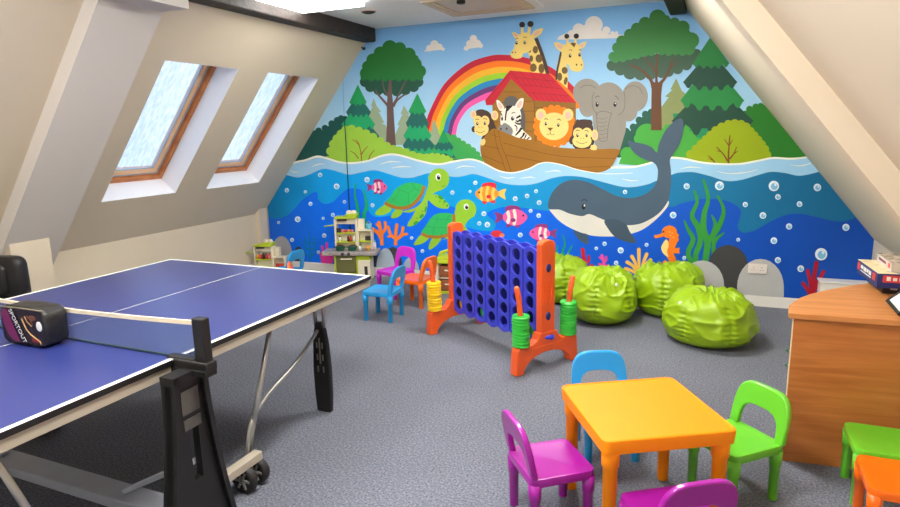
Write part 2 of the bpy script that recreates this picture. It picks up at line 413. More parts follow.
# ------------------------------------------------------------------ mural painted on the back wall
CAMP = Vector((0, 0, CAM_H))
def wall_pt(px, py, y=WY):
    d = fw + R_*((px-450)/F_PX) - U_*((py-253.5)/F_PX)
    p = CAMP + d*(y/d.y)
    return p.x, p.z
class Mural:
    def __init__(s): s.v = []; s.f = []; s.mi = []; s.mats = []; s.n = 0; s.fr = (0, 0, 1.0)
    def V(s, ox, oy, k): s.fr = (ox, oy, k)
    def T(s, p): return (s.fr[0]+p[0]/s.fr[2], s.fr[1]+p[1]/s.fr[2])
    def raw(s, m, poly):               # poly in photo coordinates
        s.n += 1; y = WY-0.001-s.n*2.2e-5
        w = [wall_pt(*p) for p in poly]
        o = len(s.v); s.v += [(a, y, c) for a, c in w]
        if m not in s.mats: s.mats.append(m)
        i = s.mats.index(m)
        for t in tessellate_polygon([[Vector((a, c, 0)) for a, c in w]]):
            s.f.append([o+k for k in t]); s.mi.append(i)
    def poly(s, m, pts, smooth=False):
        pts = [s.T(p) for p in pts]
        if smooth: pts = spline(pts, True)
        s.raw(m, pts)
    def sp(s, m, pts): s.poly(m, pts, True)
    def ell(s, m, x, y, rx, ry=None, rot=0, n=28):
        ry = rx if ry is None else ry; c, q = cos(radians(rot)), sin(radians(rot))
        s.poly(m, [(x+rx*cos(a)*c-ry*sin(a)*q, y+rx*cos(a)*q+ry*sin(a)*c) for a in [2*pi*i/n for i in range(n)]])
    def circs(s, m, lst):
        for c in lst: s.ell(m, *c)
    def stroke(s, m, pts, w, smooth=True, taper=None, roundend=True):
        pts = [s.T(p) for p in pts]; n0 = len(pts)
        if smooth and n0 > 2: pts = spline(pts, False)
        k = len(pts); w = w/s.fr[2]; Lr = []; Rr = []
        for i, p in enumerate(pts):
            a = pts[max(i-1, 0)]; c = pts[min(i+1, k-1)]
            dx, dy = c[0]-a[0], c[1]-a[1]; l = math.hypot(dx, dy) or 1
            f = i/(k-1); ww = w/2
            if taper: ww *= taper[0]+(taper[1]-taper[0])*f if len(taper) == 2 else (taper[0]+(taper[1]-taper[0])*min(1, 2*f) if f < .5 else taper[1]+(taper[2]-taper[1])*(2*f-1))
            Lr.append((p[0]-dy/l*ww, p[1]+dx/l*ww)); Rr.append((p[0]+dy/l*ww, p[1]-dx/l*ww))
        endc = []
        if roundend and (not taper or taper[-1] > 0.3):
            p = pts[-1]; a = pts[-2]; an = math.atan2(p[1]-a[1], p[0]-a[0]); ww = math.hypot(Lr[-1][0]-p[0], Lr[-1][1]-p[1])
            endc = [(p[0]+ww*cos(an+pi/2-t*pi/6), p[1]+ww*sin(an+pi/2-t*pi/6)) for t in range(1, 6)]
        s.raw(m, Lr+endc+Rr[::-1])
    def bumpy(s, m, pts, r, close=True, step=1.7):
        """filled outline with a scalloped edge of round lobes"""
        s.poly(m, pts)
        k = len(pts)
        for i in range(k if close else k-1):
            a, c = pts[i], pts[(i+1) % k]; d = math.hypot(c[0]-a[0], c[1]-a[1]); q = max(1, round(d/(r*step)))
            for j in range(q):
                f = (j+0.5)/q; s.ell(m, a[0]+(c[0]-a[0])*f, a[1]+(c[1]-a[1])*f, r, n=16)
    def tier(s, m, xt, yt, ht, yb, xl, xr, n, dip):
        """one layer of a pine: narrow top, scalloped lower edge"""
        pts = [(xt-ht, yt), (xt+ht, yt)]
        pts.append((xr, yb-dip*0.6))
        for i in range(n):
            a = xr+(xl-xr)*i/n; c = xr+(xl-xr)*(i+1)/n
            for j in range(1, 6):
                f = j/6; pts.append((a+(c-a)*f, yb-dip+dip*1.5*sin(pi*f)+ (dip*.4 if 0 < i < n-1 else 0)))
        pts.append((xl, yb-dip*0.6))
        s.poly(m, pts)
def spline(p, closed, sub=6):
    out = []; n = len(p)
    for i in range(n if closed else n-1):
        g = (lambda k: p[k % n]) if closed else (lambda k: p[min(max(k, 0), n-1)])
        a, b_, c, d = g(i-1), g(i), g(i+1), g(i+2)
        for j in range(sub):
            t = j/sub
            out.append(tuple(0.5*(2*b_[k]+(c[k]-a[k])*t+(2*a[k]-5*b_[k]+4*c[k]-d[k])*t*t+(3*b_[k]-a[k]-3*c[k]+d[k])*t**3) for k in (0, 1)))
    if not closed: out.append(tuple(p[-1]))
    return out
_pc = [0]
def pt(r, g, b_):
    n = 'paint_%02x%02x%02x' % (r, g, b_)
    return mat(n, (r, g, b_), 0.55, 0.035, 5.0, 0, 60, 0, 0.3)
u = Mural()
SKY = gradmat('sky_paint', [(1.2, (184, 218, 238)), (1.9, (160, 206, 236)), (2.55, (120, 176, 226))], 2)
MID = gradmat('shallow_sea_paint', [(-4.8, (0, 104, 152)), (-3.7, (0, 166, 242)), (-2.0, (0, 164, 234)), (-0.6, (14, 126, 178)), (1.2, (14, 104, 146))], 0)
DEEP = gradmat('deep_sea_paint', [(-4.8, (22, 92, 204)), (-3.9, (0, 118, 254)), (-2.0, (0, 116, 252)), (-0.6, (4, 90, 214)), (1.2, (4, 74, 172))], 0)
SURF = pt(158, 206, 238); FOAM = pt(244, 240, 226)
# sky
u.V(0, 0, 1)
u.poly(SKY, [(230, -60), (940, -60), (940, 330), (230, 300)])
# clouds
CL = pt(226, 220, 212)
u.V(340, 20, 4.606)
u.circs(CL, [(435, 112, 19), (412, 130, 15), (458, 124, 15), (474, 134, 8)]); u.poly(CL, [(387, 146), (396, 137), (415, 122), (456, 118), (472, 128), (488, 134)])
u.circs(CL, [(615, 86, 17), (598, 110, 17), (633, 108, 17), (648, 118, 11), (582, 130, 11)]); u.poly(CL, [(567, 137), (582, 122), (600, 105), (640, 102), (650, 115), (658, 123)])
u.V(500, 10, 7.24)
u.circs(CL, [(680, 108, 64), (570, 140, 43), (520, 178, 32), (450, 198, 16)]); u.poly(CL, [(416, 205), (430, 190), (500, 160), (570, 120), (680, 90), (730, 140), (760, 175), (820, 175), (905, 182), (912, 190), (880, 203), (420, 216)])
u.V(590, 0, 4.606); u.circs(CL, [(76, 140, 18), (104, 154, 10), (122, 152, 8)])
# dark hedge and pale pines on the left
u.V(280, 60, 5.07)
u.bumpy(pt(26, 84, 78), [(70, 520), (180, 362), (212, 356), (245, 335), (280, 310), (320, 292), (345, 310), (345, 520)], 17, False)
PALE = pt(150, 168, 138)
u.poly(PALE, [(475, 193), (462, 235), (470, 235), (445, 290), (458, 292), (440, 360), (470, 420), (560, 430), (565, 400), (535, 330), (515, 320), (530, 318), (500, 262), (515, 265), (490, 232)])
u.poly(PALE, [(628, 230), (612, 275), (622, 273), (595, 330), (606, 330), (575, 400), (585, 430), (700, 430), (690, 320), (645, 275), (657, 278)])
u.V(410, 60, 4.608); 
# rainbow
u.V(0, 0, 1)
outer = spline([(421, 142), (426.3, 121), (431.2, 107.9), (442, 87.3), (455, 73.2), (470.3, 62.3), (485.5, 56.9), (500, 54.7), (523.5, 57), (547, 65.2), (560, 74), (574, 87), (590, 106)], False)
inner = spline([(454, 147), (456, 134.9), (458.8, 122.9), (466.4, 111), (475.1, 104.5), (486, 99.5), (492.5, 97.3), (506, 95), (518, 95.5), (530, 99), (537, 103), (541, 108), (546, 115)], False)
RB = [(192, 28, 54), (246, 124, 24), (240, 180, 44), (152, 204, 44), (36, 132, 186), (106, 58, 116), (238, 88, 164)]
cuts = [0, .15, .30, .45, .59, .73, .86, 1.0]
mixp = lambda f: [(a[0]+(c[0]-a[0])*f, a[1]+(c[1]-a[1])*f) for a, c in zip(outer, inner)]
for k in range(7): u.raw(pt(*RB[k]), mixp(cuts[k])+mixp(cuts[k+1])[::-1])
# left bushes and pines
u.V(410, 60, 4.608)
u.poly(PALE, [(110, 272), (98, 312), (104, 312), (85, 350), (85, 400), (150, 420), (142, 350), (128, 330), (134, 330)])
u.bumpy(pt(66, 166, 82), [(150, 500), (150, 355), (190, 350), (232, 380), (280, 408), (318, 445), (345, 500)], 16, False)
u.V(360, 150, 7.458)
u.poly(pt(60, 164, 84), [(330, -60), (360, -10), (560, -40), (700, -60), (870, 60), (880, 90), (600, 110)])
G1, G2, D1 = pt(30, 152, 86), pt(34, 166, 104), pt(34, 104, 96)
u.V(280, 60, 5.07)
def pine(tiers):
    for i, (m, xt, yt, ht, yb, xl, xr, n, dip) in reversed(list(enumerate(tiers))): u.tier(m, xt, yt, ht, yb, xl, xr, n, dip)
pine([(G1, 395, 126, 1, 222, 352, 440, 4, 12), (D1, 397, 195, 16, 275, 335, 462, 5, 18), (G2, 400, 250, 26, 340, 312, 484, 5, 22), (D1, 405, 315, 40, 400, 300, 505, 5, 22)])
pine([(G1, 697, 170, 1, 268, 652, 742, 4, 12), (D1, 697, 240, 16, 332, 638, 756, 5, 18), (G2, 697, 305, 26, 396, 626, 770, 5, 20), (D1, 697, 370, 34, 446, 622, 786, 5, 20), (G2, 697, 425, 40, 500, 612, 802, 6, 16)])
u.V(410, 60, 4.608)
pine([(G1, 155, 322, 2, 380, 130, 180, 3, 8), (D1, 156, 366, 18, 410, 112, 202, 4, 12), (G2, 156, 400, 30, 446, 108, 200, 4, 12), (D1, 170, 435, 30, 478, 130, 225, 4, 12)])
# left tree
TR1 = pt(104, 84, 78); LC = gradmat('left_crown_paint', [(1.55, (22, 138, 78)), (2.3, (34, 112, 46))], 2); DC = gradmat('left_shade_leaf_paint', [(1.4, (22, 92, 92)), (1.75, (34, 84, 66))], 2)
u.V(340, 20, 4.606)
u.circs(DC, [(116, 285, 24), (140, 308, 24), (178, 322, 24), (220, 326, 24), (262, 328, 24), (302, 322, 24), (340, 308, 24), (362, 286, 23)]); u.poly(DC, [(105, 240), (380, 240), (370, 300), (320, 325), (180, 330), (120, 305)])
u.poly(TR1, [(212, 580), (217, 460), (216, 390), (224, 300), (229, 258), (236, 258), (240, 330), (246, 395), (258, 580)])
for p, w_ in (([(222, 395), (200, 370), (172, 338), (166, 322)], 13), ([(226, 360), (205, 320), (196, 280)], 8), ([(246, 400), (262, 372), (292, 348), (308, 342)], 11), ([(246, 390), (270, 345), (302, 282)], 10)): u.stroke(TR1, p, w_, taper=(1, .5))
u.circs(LC, [(230, 128, 35), (275, 132, 30), (318, 158, 31), (186, 152, 30), (152, 184, 30), (128, 214, 26), (346, 204, 31), (368, 236, 29), (120, 246, 28), (345, 178, 18)])
u.poly(LC, [(105, 265), (110, 200), (180, 130), (290, 125), (340, 160), (385, 225), (380, 265)])
u.circs(LC, [(112+i*32, 262+(4 if i % 2 else 0), 17) for i in range(9)])
# yellow-green bush
YG = pt(156, 202, 66); TW = pt(148, 92, 36)
u.V(280, 60, 5.07)
u.bumpy(YG, [(240, 530), (262, 440), (298, 385), (345, 345), (420, 365), (490, 400), (560, 450), (620, 462), (690, 490), (790, 505), (850, 505), (900, 530)], 22, False)
for p in ([(415, 530), (412, 480), (400, 430), (368, 404)], [(412, 480), (432, 452), (446, 438)], [(398, 500), (380, 475), (358, 462)], [(448, 510), (460, 480), (478, 458)], [(404, 440), (398, 420), (384, 404)]): u.stroke(TW, p, 6, taper=(1, .5))
u.V(360, 150, 7.458)
u.poly(pt(26, 90, 84), [(575, 30), (640, 25), (720, 75), (640, 95)])
u.bumpy(YG, [(340, 45), (380, 40), (450, 55), (520, 45), (560, 40), (640, 55), (690, 85), (600, 120), (400, 90)], 22, False)
# right side greens
u.V(660, 70, 4.606)
u.bumpy(pt(40, 122, 36), [(370, 420), (395, 190), (430, 172), (475, 166), (700, 420)], 16, False)
OL = pt(136, 146, 92)
u.poly(OL, [(75, 38), (48, 90), (58, 90), (24, 122), (40, 126), (0, 180), (0, 280), (130, 280), (130, 120), (100, 95)])
u.V(540, 70, 5.967)
u.bumpy(pt(34, 90, 72), [(470, 520), (490, 372), (540, 362), (575, 320), (610, 280), (650, 250), (680, 255), (690, 520)], 22, False)
GB = pt(70, 164, 62)
u.V(660, 70, 4.606)
u.poly(pt(32, 138, 86), [(60, 200), (330, 200), (330, 420), (80, 420)])
u.bumpy(GB, [(-120, 420), (-60, 330), (0, 300), (50, 262), (100, 262), (130, 285), (160, 320), (188, 345), (190, 420)], 22, False)
u.V(540, 70, 5.967); u.circs(GB, [(640, 390, 70), (690, 370, 45), (590, 410, 30), (520, 500, 40), (560, 490, 40)])
u.poly(GB, [(470, 560), (500, 480), (560, 440), (716, 400), (716, 580)])
# right tree
DR = gradmat('right_shade_leaf_paint', [(1.75, (84, 112, 96)), (2.2, (52, 84, 62))], 2); LR = gradmat('right_crown_paint', [(1.85, (92, 160, 96)), (2.15, (60, 136, 70)), (2.4, (36, 108, 36))], 2)
u.V(590, 0, 4.606)
u.circs(DR, [(102, 302, 25), (140, 322, 26), (184, 336, 30), (232, 342, 28), (280, 342, 26), (330, 336, 24), (362, 330, 24), (404, 318, 24), (444, 298, 26), (480, 272, 27), (492, 246, 20)])
u.poly(DR, [(90, 270), (500, 230), (490, 280), (420, 325), (300, 350), (180, 350), (110, 310)])
TR2 = pt(104, 66, 40)
u.poly(TR2, [(281, 600), (284, 410), (276, 372), (300, 380), (304, 242), (312, 240), (312, 375), (322, 386), (340, 360), (332, 400), (328, 440), (331, 600)])
for p, w_ in (([(292, 390), (270, 355), (232, 320), (185, 300)], 16), ([(318, 390), (345, 360), (365, 320), (382, 270)], 16), ([(300, 330), (280, 300), (250, 262)], 10), ([(350, 350), (375, 310), (410, 285)], 8)): u.stroke(TR2, p, w_, taper=(1, .4))
u.circs(LR, [(312, 82, 38), (255, 108, 30), (216, 132, 27), (184, 160, 27), (148, 190, 27), (126, 220, 24), (108, 262, 23), (390, 105, 24), (428, 126, 31), (466, 186, 37), (456, 222, 30), (350, 90, 20)])
u.poly(LR, [(95, 275), (130, 190), (220, 115), (310, 70), (400, 95), (450, 130), (490, 190), (470, 240), (312, 245), (180, 275), (100, 285)])
u.circs(LR, [(118+i*33, 274-i*7+(3 if i % 2 else 0), 17) for i in range(6)]+[(330+i*32, 238+(3 if i % 2 else 0), 17) for i in range(5)])
# right pine
G3, D3 = pt(34, 122, 58), pt(32, 74, 58); G4 = pt(38, 134, 66)
u.V(660, 70, 4.606)
pine([(G3, 232, -150, 1, -20, 150, 320, 5, 16), (D3, 232, -60, 26, 72, 106, 356, 5, 26), (G4, 235, 15, 46, 160, 94, 388, 5, 32), (D3, 238, 105, 60, 262, 54, 430, 5, 46)])
YB_ = pt(152, 172, 10)
u.bumpy(YB_, [(100, 440), (128, 400), (178, 352), (222, 310), (268, 268), (330, 244), (388, 252), (425, 292), (460, 332), (490, 375), (500, 440)], 20, False)
for p, w_ in (([(316, 440), (316, 380), (322, 302)], 10), ([(312, 420), (292, 388), (262, 356)], 8), ([(320, 410), (340, 385), (352, 356)], 8), ([(340, 385), (358, 374)], 6), ([(318, 350), (296, 318)], 6), ([(320, 345), (334, 322)], 6), ([(280, 375), (262, 372)], 5), ([(262, 440), (240, 410), (222, 395)], 7), ([(244, 416), (222, 406)], 5)): u.stroke(pt(122, 72, 20), p, w_, taper=(1, .5))
# ark: house, roof, giraffes, elephant
WB, WB2, LN, RR = pt(152, 106, 36), pt(140, 98, 34), pt(96, 62, 22), pt(196, 34, 52)
u.V(0, 0, 1)
u.poly(WB, [(511.2, 78), (534.4, 100), (536, 150), (494, 150), (492.6, 104)])
u.poly(WB2, [(534.2, 100), (576, 102.5), (576, 140), (535.8, 150)])
for a, c in (((492.8, 103), (534.4, 101)), ((493, 112), (535, 111)), ((493, 122), (535, 122)), ((493, 131), (535, 131)), ((534.4, 107.5), (576, 108.5)), ((535, 119), (576, 119)), ((534.4, 100), (535.5, 148)), ((503, 92), (521, 92))): u.stroke(LN, [a, c], 0.45)
SP, GY, GM = pt(112, 86, 46), pt(236, 206, 116), pt(72, 54, 46)
ELE, ELN = pt(146, 140, 130), pt(106, 100, 94)
u.V(540, 70, 5.967)
u.circs(ELE, [(282, 136, 84, 84), (285, 215, 52, 66), (568, 158, 76, 90), (530, 240, 52, 66)])
u.poly(ELE, [(310, 230), (335, 490), (474, 490), (512, 362), (516, 280), (506, 220)])
u.ell(ELE, 410, 180, 97, 106)
for p in ([(325, 130), (312, 175), (318, 230), (345, 268)], [(500, 120), (508, 180), (500, 240), (470, 270)], [(240, 110), (270, 92), (310, 95), (335, 110)], [(505, 115), (545, 95), (590, 105), (612, 140)], [(338, 256), (342, 330), (350, 400), (362, 422), (385, 425), (402, 410), (406, 350), (418, 290), (430, 258)], [(338, 258), (375, 246), (428, 258)]): u.stroke(ELN, p, 3.2)
for k in range(6): u.stroke(ELN, [(343+k*2, 285+k*24), (372, 293+k*23), (404-k, 283+k*23)], 2.2)
EYE, WHT = pt(28, 24, 26), pt(250, 250, 250)
for x_ in (342, 448): u.ell(EYE, x_, 206, 9, 14); u.ell(WHT, x_+2, 200, 3, 4); 
u.stroke(ELN, [(330, 166), (342, 156), (356, 158)], 5); u.stroke(ELN, [(444, 154), (458, 160), (468, 174)], 5)
# giraffe one
u.V(500, 10, 7.24)
u.poly(GY, [(205, 300), (225, 230), (262, 205), (300, 300), (352, 470), (240, 455)])
u.stroke(GM, [(262, 205), (295, 290), (325, 380), (348, 470)], 26)
u.circs(SP, [(258, 288, 19, 27), (228, 352, 13, 24), (284, 352, 25, 30), (243, 418, 24, 30), (302, 424, 22, 34), (216, 294, 11, 16)])
u.sp(GY, [(138, 182), (175, 165), (215, 172), (248, 212), (246, 260), (215, 300), (170, 318), (158, 345), (120, 354), (86, 342), (78, 312), (98, 288), (112, 240), (122, 205)])
def lobe(m, m2, pts):
    u.sp(m, pts); cx = sum(p[0] for p in pts)/len(pts); cy = sum(p[1] for p in pts)/len(pts)
    u.sp(m2, [(cx+(p[0]-cx)*.58, cy+(p[1]-cy)*.58) for p in pts])
PK = pt(222, 180, 158)
lobe(GY, PK, [(91, 166), (110, 163), (136, 178), (140, 196), (125, 208), (104, 198)])
lobe(GY, PK, [(313, 134), (270, 142), (244, 160), (230, 196), (262, 200), (298, 172)])
for a, c in (((162, 180), (164, 118)), ((208, 180), (220, 112))): u.stroke(GY, [a, c], 22, taper=(1, .7))
u.circs(pt(44, 34, 34), [(162, 107, 21), (222, 102, 22)])
for x_, y_ in ((181, 237), (122, 239)): u.ell(EYE, x_, y_, 9, 13); u.ell(WHT, x_+2, y_-5, 3, 4)
u.circs(SP, [(92, 308, 6), (114, 308, 5)]); u.stroke(SP, [(172, 202), (182, 196), (194, 200)], 5); u.stroke(SP, [(118, 210), (126, 206), (134, 208)], 4)
# roof over giraffe one, giraffe two in front of the roof
u.V(0, 0, 1)
u.poly(RR, [(510.2, 70.6), (549.9, 74), (576.9, 103), (534, 100.5), (511.3, 79), (493, 105), (486.6, 105.2), (485.4, 100.4)])
RL = pt(150, 22, 40)
for a, c in (((516.5, 77.5), (557, 81.5)), ((523, 85), (564, 89)), ((529.5, 92.5), (570.5, 96)), ((510.2, 70.6), (534, 100.5)), ((486, 101), (510.6, 73.5))): u.stroke(RL, [a, c], 0.5)
for f in range(1, 8):
    a = f/8; x0, y0, x1, y1 = 510.2+39.7*a, 70.6+3.4*a, 534+42.9*a, 100.5+2.5*a
    u.stroke(RL, [(x0+(x1-x0)*.27*(f % 2), y0+(y1-y0)*.27*(f % 2)), (x0+(x1-x0)*.5, y0+(y1-y0)*.5)], 0.4); u.stroke(RL, [(x0+(x1-x0)*.75, y0+(y1-y0)*.75), (x1, y1)], 0.4)
u.poly(GY, [(561.5, 50), (567, 63), (568.2, 78), (567.6, 88.5), (556.8, 79), (557, 65), (560, 54)])
u.V(500, 10, 7.24)
u.stroke(GM, [(444, 304), (428, 380), (416, 440), (410, 500)], 15)
u.circs(SP, [(470, 438, 22, 25), (434, 484, 18, 30), (480, 506, 12, 20)])
u.V(0, 0, 1); u.ell(SP, 565.5, 82, 1.6, 3)
u.V(500, 10, 7.24)
u.sp(GY, [(452, 270), (490, 240), (525, 236), (562, 244), (582, 285), (592, 340), (606, 385), (603, 425), (572, 447), (530, 442), (508, 425), (500, 400), (468, 365), (448, 320)])
lobe(GY, PK, [(394, 240), (425, 236), (458, 254), (472, 275), (445, 298), (412, 278)])
lobe(GY, PK, [(628, 230), (600, 236), (578, 250), (570, 275), (598, 280), (618, 258)])
for a, c in (((494, 262), (487, 205)), ((545, 250), (552, 205))): u.stroke(GY, [a, c], 20, taper=(1, .7))
u.circs(pt(44, 34, 34), [(485, 191, 18), (554, 190, 19)])
u.poly(SP, [(510, 243), (530, 236), (552, 242), (540, 272)])
for x_, y_ in ((509, 332), (578, 325)): u.ell(EYE, x_, y_, 9, 14); u.ell(WHT, x_+2, y_-5, 3, 4)
u.circs(SP, [(556, 397, 6, 8), (590, 398, 5, 7)]); u.stroke(SP, [(500, 292), (511, 288), (522, 294)], 4); u.stroke(SP, [(572, 292), (580, 288), (588, 294)], 4)
# hull, then the animals on deck
HU, HD = pt(154, 104, 30), pt(104, 66, 18)
FC, MH = pt(240, 208, 126), pt(72, 54, 46)
u.V(460, 80, 5.07)
u.ell(pt(92, 90, 88), 262, 115, 38, 34); u.sp(pt(92, 90, 88), [(290, 130), (318, 140), (332, 190), (328, 260), (300, 270), (285, 200)])
u.V(465, 85, 7.24)
ZW, ZB, MZ = pt(236, 228, 212), pt(26, 24, 26), pt(132, 130, 130)
u.sp(ZW, [(270, 188), (310, 160), (360, 152), (396, 175), (410, 225), (402, 280), (425, 330), (484, 388), (430, 396), (340, 362), (300, 320), (262, 290), (260, 230)])
lobe(ZW, pt(228, 190, 176), [(231, 110), (255, 118), (285, 160), (278, 186), (254, 184), (236, 150)])
lobe(ZW, pt(228, 190, 176), [(426, 98), (400, 100), (375, 130), (362, 165), (388, 186), (414, 165), (424, 130)])
u.stroke(ZB, [(316, 150), (302, 190), (294, 255)], 14, taper=(1, .6)); u.sp(ZB, [(300, 155), (345, 150), (330, 170), (308, 190)])
for p, w_ in (([(404, 222), (380, 236), (376, 240)], 16), ([(406, 250), (385, 264), (372, 258)], 16), ([(402, 282), (380, 280), (366, 270)], 14), ([(362, 290), (378, 305), (376, 330)], 10), ([(412, 310), (395, 335), (370, 362)], 18), ([(432, 345), (420, 370), (402, 386)], 16), ([(446, 358), (438, 378), (430, 390)], 10), ([(470, 378), (460, 386), (452, 392)], 12), ([(262, 205), (272, 225)], 9)): u.stroke(ZB, p, w_, taper=(1, .5))
u.ell(MZ, 294, 330, 56, 44, 14); u.sp(MZ, [(270, 300), (285, 275), (312, 285), (335, 310), (300, 330)])
u.circs(pt(70, 68, 70), [(262, 318, 7, 9), (304, 316, 7, 9)]); u.ell(EYE, 347, 243, 12, 15); u.ell(WHT, 351, 237, 4, 5); u.ell(EYE, 271, 245, 7, 14); u.stroke(ZB, [(340, 208), (352, 198), (364, 202)], 5)
u.V(460, 80, 5.07)
LM = pt(252, 126, 16)
u.ell(LM, 480, 234, 98, 98); u.circs(LM, [(480+92*cos(2*pi*i/18), 234+92*sin(2*pi*i/18), 17) for i in range(18)])
for x_ in (412, 549): u.ell(FC, x_, 176, 27, 31); u.ell(PK, x_, 180, 16, 20)
u.ell(FC, 478, 235, 74, 70)
u.poly(pt(120, 72, 20), [(444, 242), (474, 242), (459, 259)]); u.stroke(HD, [(459, 258), (459, 272)], 2.5); u.stroke(HD, [(440, 278), (452, 276), (459, 270), (466, 278), (480, 276)], 2.2)
for x_, y_ in ((437, 222), (500, 229)): u.ell(EYE, x_, y_, 6, 9); u.ell(WHT, x_+1.5, y_-3, 2, 3)
u.stroke(MH, [(430, 200), (438, 196), (446, 200)], 4); u.stroke(MH, [(494, 202), (503, 198), (511, 204)], 4)
u.V(465, 85, 7.24)
def monkey(cx, cy, s_, ears, flip):
    pass
u.ell(MH, 134, 255, 68, 75); u.poly(MH, [(180, 220), (205, 250), (235, 330), (180, 400), (120, 390), (150, 330)]); u.circs(MH, [(66, 320, 16, 22), (120, 196, 40, 20)])
for x_, y_, r_ in ((64, 214, 21), (218, 220, 26)): u.ell(FC, x_, y_, r_, r_*1.35); u.ell(PK, x_, y_, r_*.6, r_*.9)
u.circs(FC, [(97, 262, 32, 40), (148, 262, 32, 40), (122, 320, 52, 48)])
for x_, y_ in ((92, 280), (147, 278)): u.ell(EYE, x_, y_, 8, 13); u.ell(WHT, x_+2, y_-4, 3, 4)
u.circs(MH, [(104, 306, 3), (126, 306, 3)]); u.stroke(MH, [(84, 334), (115, 346), (146, 332)], 3); u.stroke(MH, [(78, 254), (92, 246), (104, 250)], 4); u.stroke(MH, [(134, 248), (146, 242), (160, 250)], 4)
u.V(540, 70, 5.967)
u.circs(MH, [(258, 352, 62, 52), (265, 312, 48, 18), (225, 310, 10, 16), (295, 316, 20, 20), (190, 420, 14, 24), (312, 410, 16, 40), (205, 390, 14, 40), (255, 440, 60, 40)])
u.ell(FC, 328, 388, 20, 33); u.ell(PK, 328, 390, 12, 22)
u.circs(FC, [(230, 378, 31, 34), (282, 378, 31, 34), (252, 424, 57, 41)])
for x_, y_ in ((225, 390), (280, 390)): u.ell(EYE, x_, y_, 7, 11); u.ell(WHT, x_+2, y_-4, 2.5, 4)
u.circs(MH, [(246, 408, 2.6), (262, 408, 2.6)]); u.stroke(MH, [(218, 426), (250, 440), (284, 428)], 3); u.stroke(MH, [(214, 366), (226, 358), (238, 364)], 4); u.stroke(MH, [(268, 364), (280, 360), (290, 370)], 4)
u.V(460, 80, 5.07)
u.sp(HU, [(163, 250), (192, 250), (280, 288), (380, 308), (470, 336), (560, 346), (700, 350), (806, 352), (790, 400), (735, 475), (600, 530), (420, 540), (220, 500), (135, 430), (108, 370), (110, 312), (140, 275)])
for p in ([(222, 318), (400, 365), (560, 390), (792, 397)], [(232, 380), (400, 412), (560, 440), (765, 438)], [(196, 254), (212, 330), (240, 400), (262, 470)], [(176, 256), (188, 330), (214, 400), (236, 470)], [(112, 330), (200, 348)], [(112, 380), (222, 425)], [(150, 270), (192, 288)]): u.stroke(HD, p, 2.2)
u.V(465, 85, 7.24); u.ell(FC, 133, 414, 17, 26, 20); u.stroke(HD, [(128, 400), (134, 392)], 2)
u.V(540, 70, 5.967); u.circs(FC, [(312, 462, 9, 15), (322, 462, 10, 17), (332, 463, 9, 15)])
# sea layers
u.V(0, 0, 1)
top = spline([(262, 172), (285, 166), (296.9, 162), (306, 160.2), (317.5, 156.5), (327.3, 158.2), (340.3, 162.1), (353.4, 163), (368.6, 160.8), (381.6, 156), (392.4, 154.3), (403.3, 156), (420, 160.8), (438.2, 164.2), (453.4, 161.6), (468.6, 159.3), (478, 160.6), (485.6, 163.8), (499.4, 170.7), (513.3, 172.7), (529, 168.8), (538.9, 163.8), (548.8, 162.4), (562.6, 164.8), (578.3, 169.7), (594, 172.6), (605, 171), (612.8, 167), (625, 167.3), (634.5, 166.8), (650.3, 163), (660, 159.4), (670.9, 157.6), (683.9, 158.6), (701.2, 162.3), (720.8, 164), (740.3, 163.8), (757.7, 160.8), (772.9, 157.9), (790.3, 158.6), (807.6, 157), (850, 150)], False)
u.raw(SURF, top+[(900, 340), (230, 300)])
u.stroke(FOAM, [(262, 172), (285, 166), (296.9, 162), (306, 160.2), (317.5, 156.5), (327.3, 158.2), (340.3, 162.1), (353.4, 163), (368.6, 160.8), (381.6, 156), (392.4, 154.3), (403.3, 156), (420, 160.8), (438.2, 164.2), (453.4, 161.6), (468.6, 159.3), (478, 160.6), (485.6, 163.8), (499.4, 170.7), (513.3, 172.7), (529, 168.8), (538.9, 163.8), (548.8, 162.4), (562.6, 164.8), (578.3, 169.7), (598, 173.1), (614, 173.8), (633, 172.8)], 1.9, taper=(1, 1, .3))
u.stroke(FOAM, [(611, 167.4), (625, 167.3), (634.5, 166.8), (650.3, 163), (660, 159.4), (670.9, 157.6), (683.9, 158.6), (701.2, 162.3), (720.8, 164), (740.3, 163.8), (757.7, 160.8), (772.9, 157.9), (790.3, 158.6), (807.6, 157), (850, 150)], 1.9)
for p in ([(380, 164.5), (391, 161.5), (402, 162)], [(392, 168), (402, 166.6), (412, 166.8)], [(456, 168.5), (464, 166), (476, 167)], [(312, 167), (318, 164.5), (326, 163.6)], [(290, 170), (295, 172), (300, 172)], [(520, 178.5), (530, 177), (536, 178)], [(500, 176), (508, 178), (516, 177)], [(545, 172), (556, 170.6), (562, 172)], [(622, 178.5), (630, 180.5), (639, 180.5)], [(680, 169), (690, 167), (702, 168)], [(716, 171), (730, 173.5), (748, 172), (758, 169)], [(790, 164.6), (800, 165.8), (808, 164), (812, 162)], [(655, 166), (663, 163.5), (668, 163)]): u.stroke(FOAM, p, 1.1, taper=(.2, 1, .2), roundend=False)
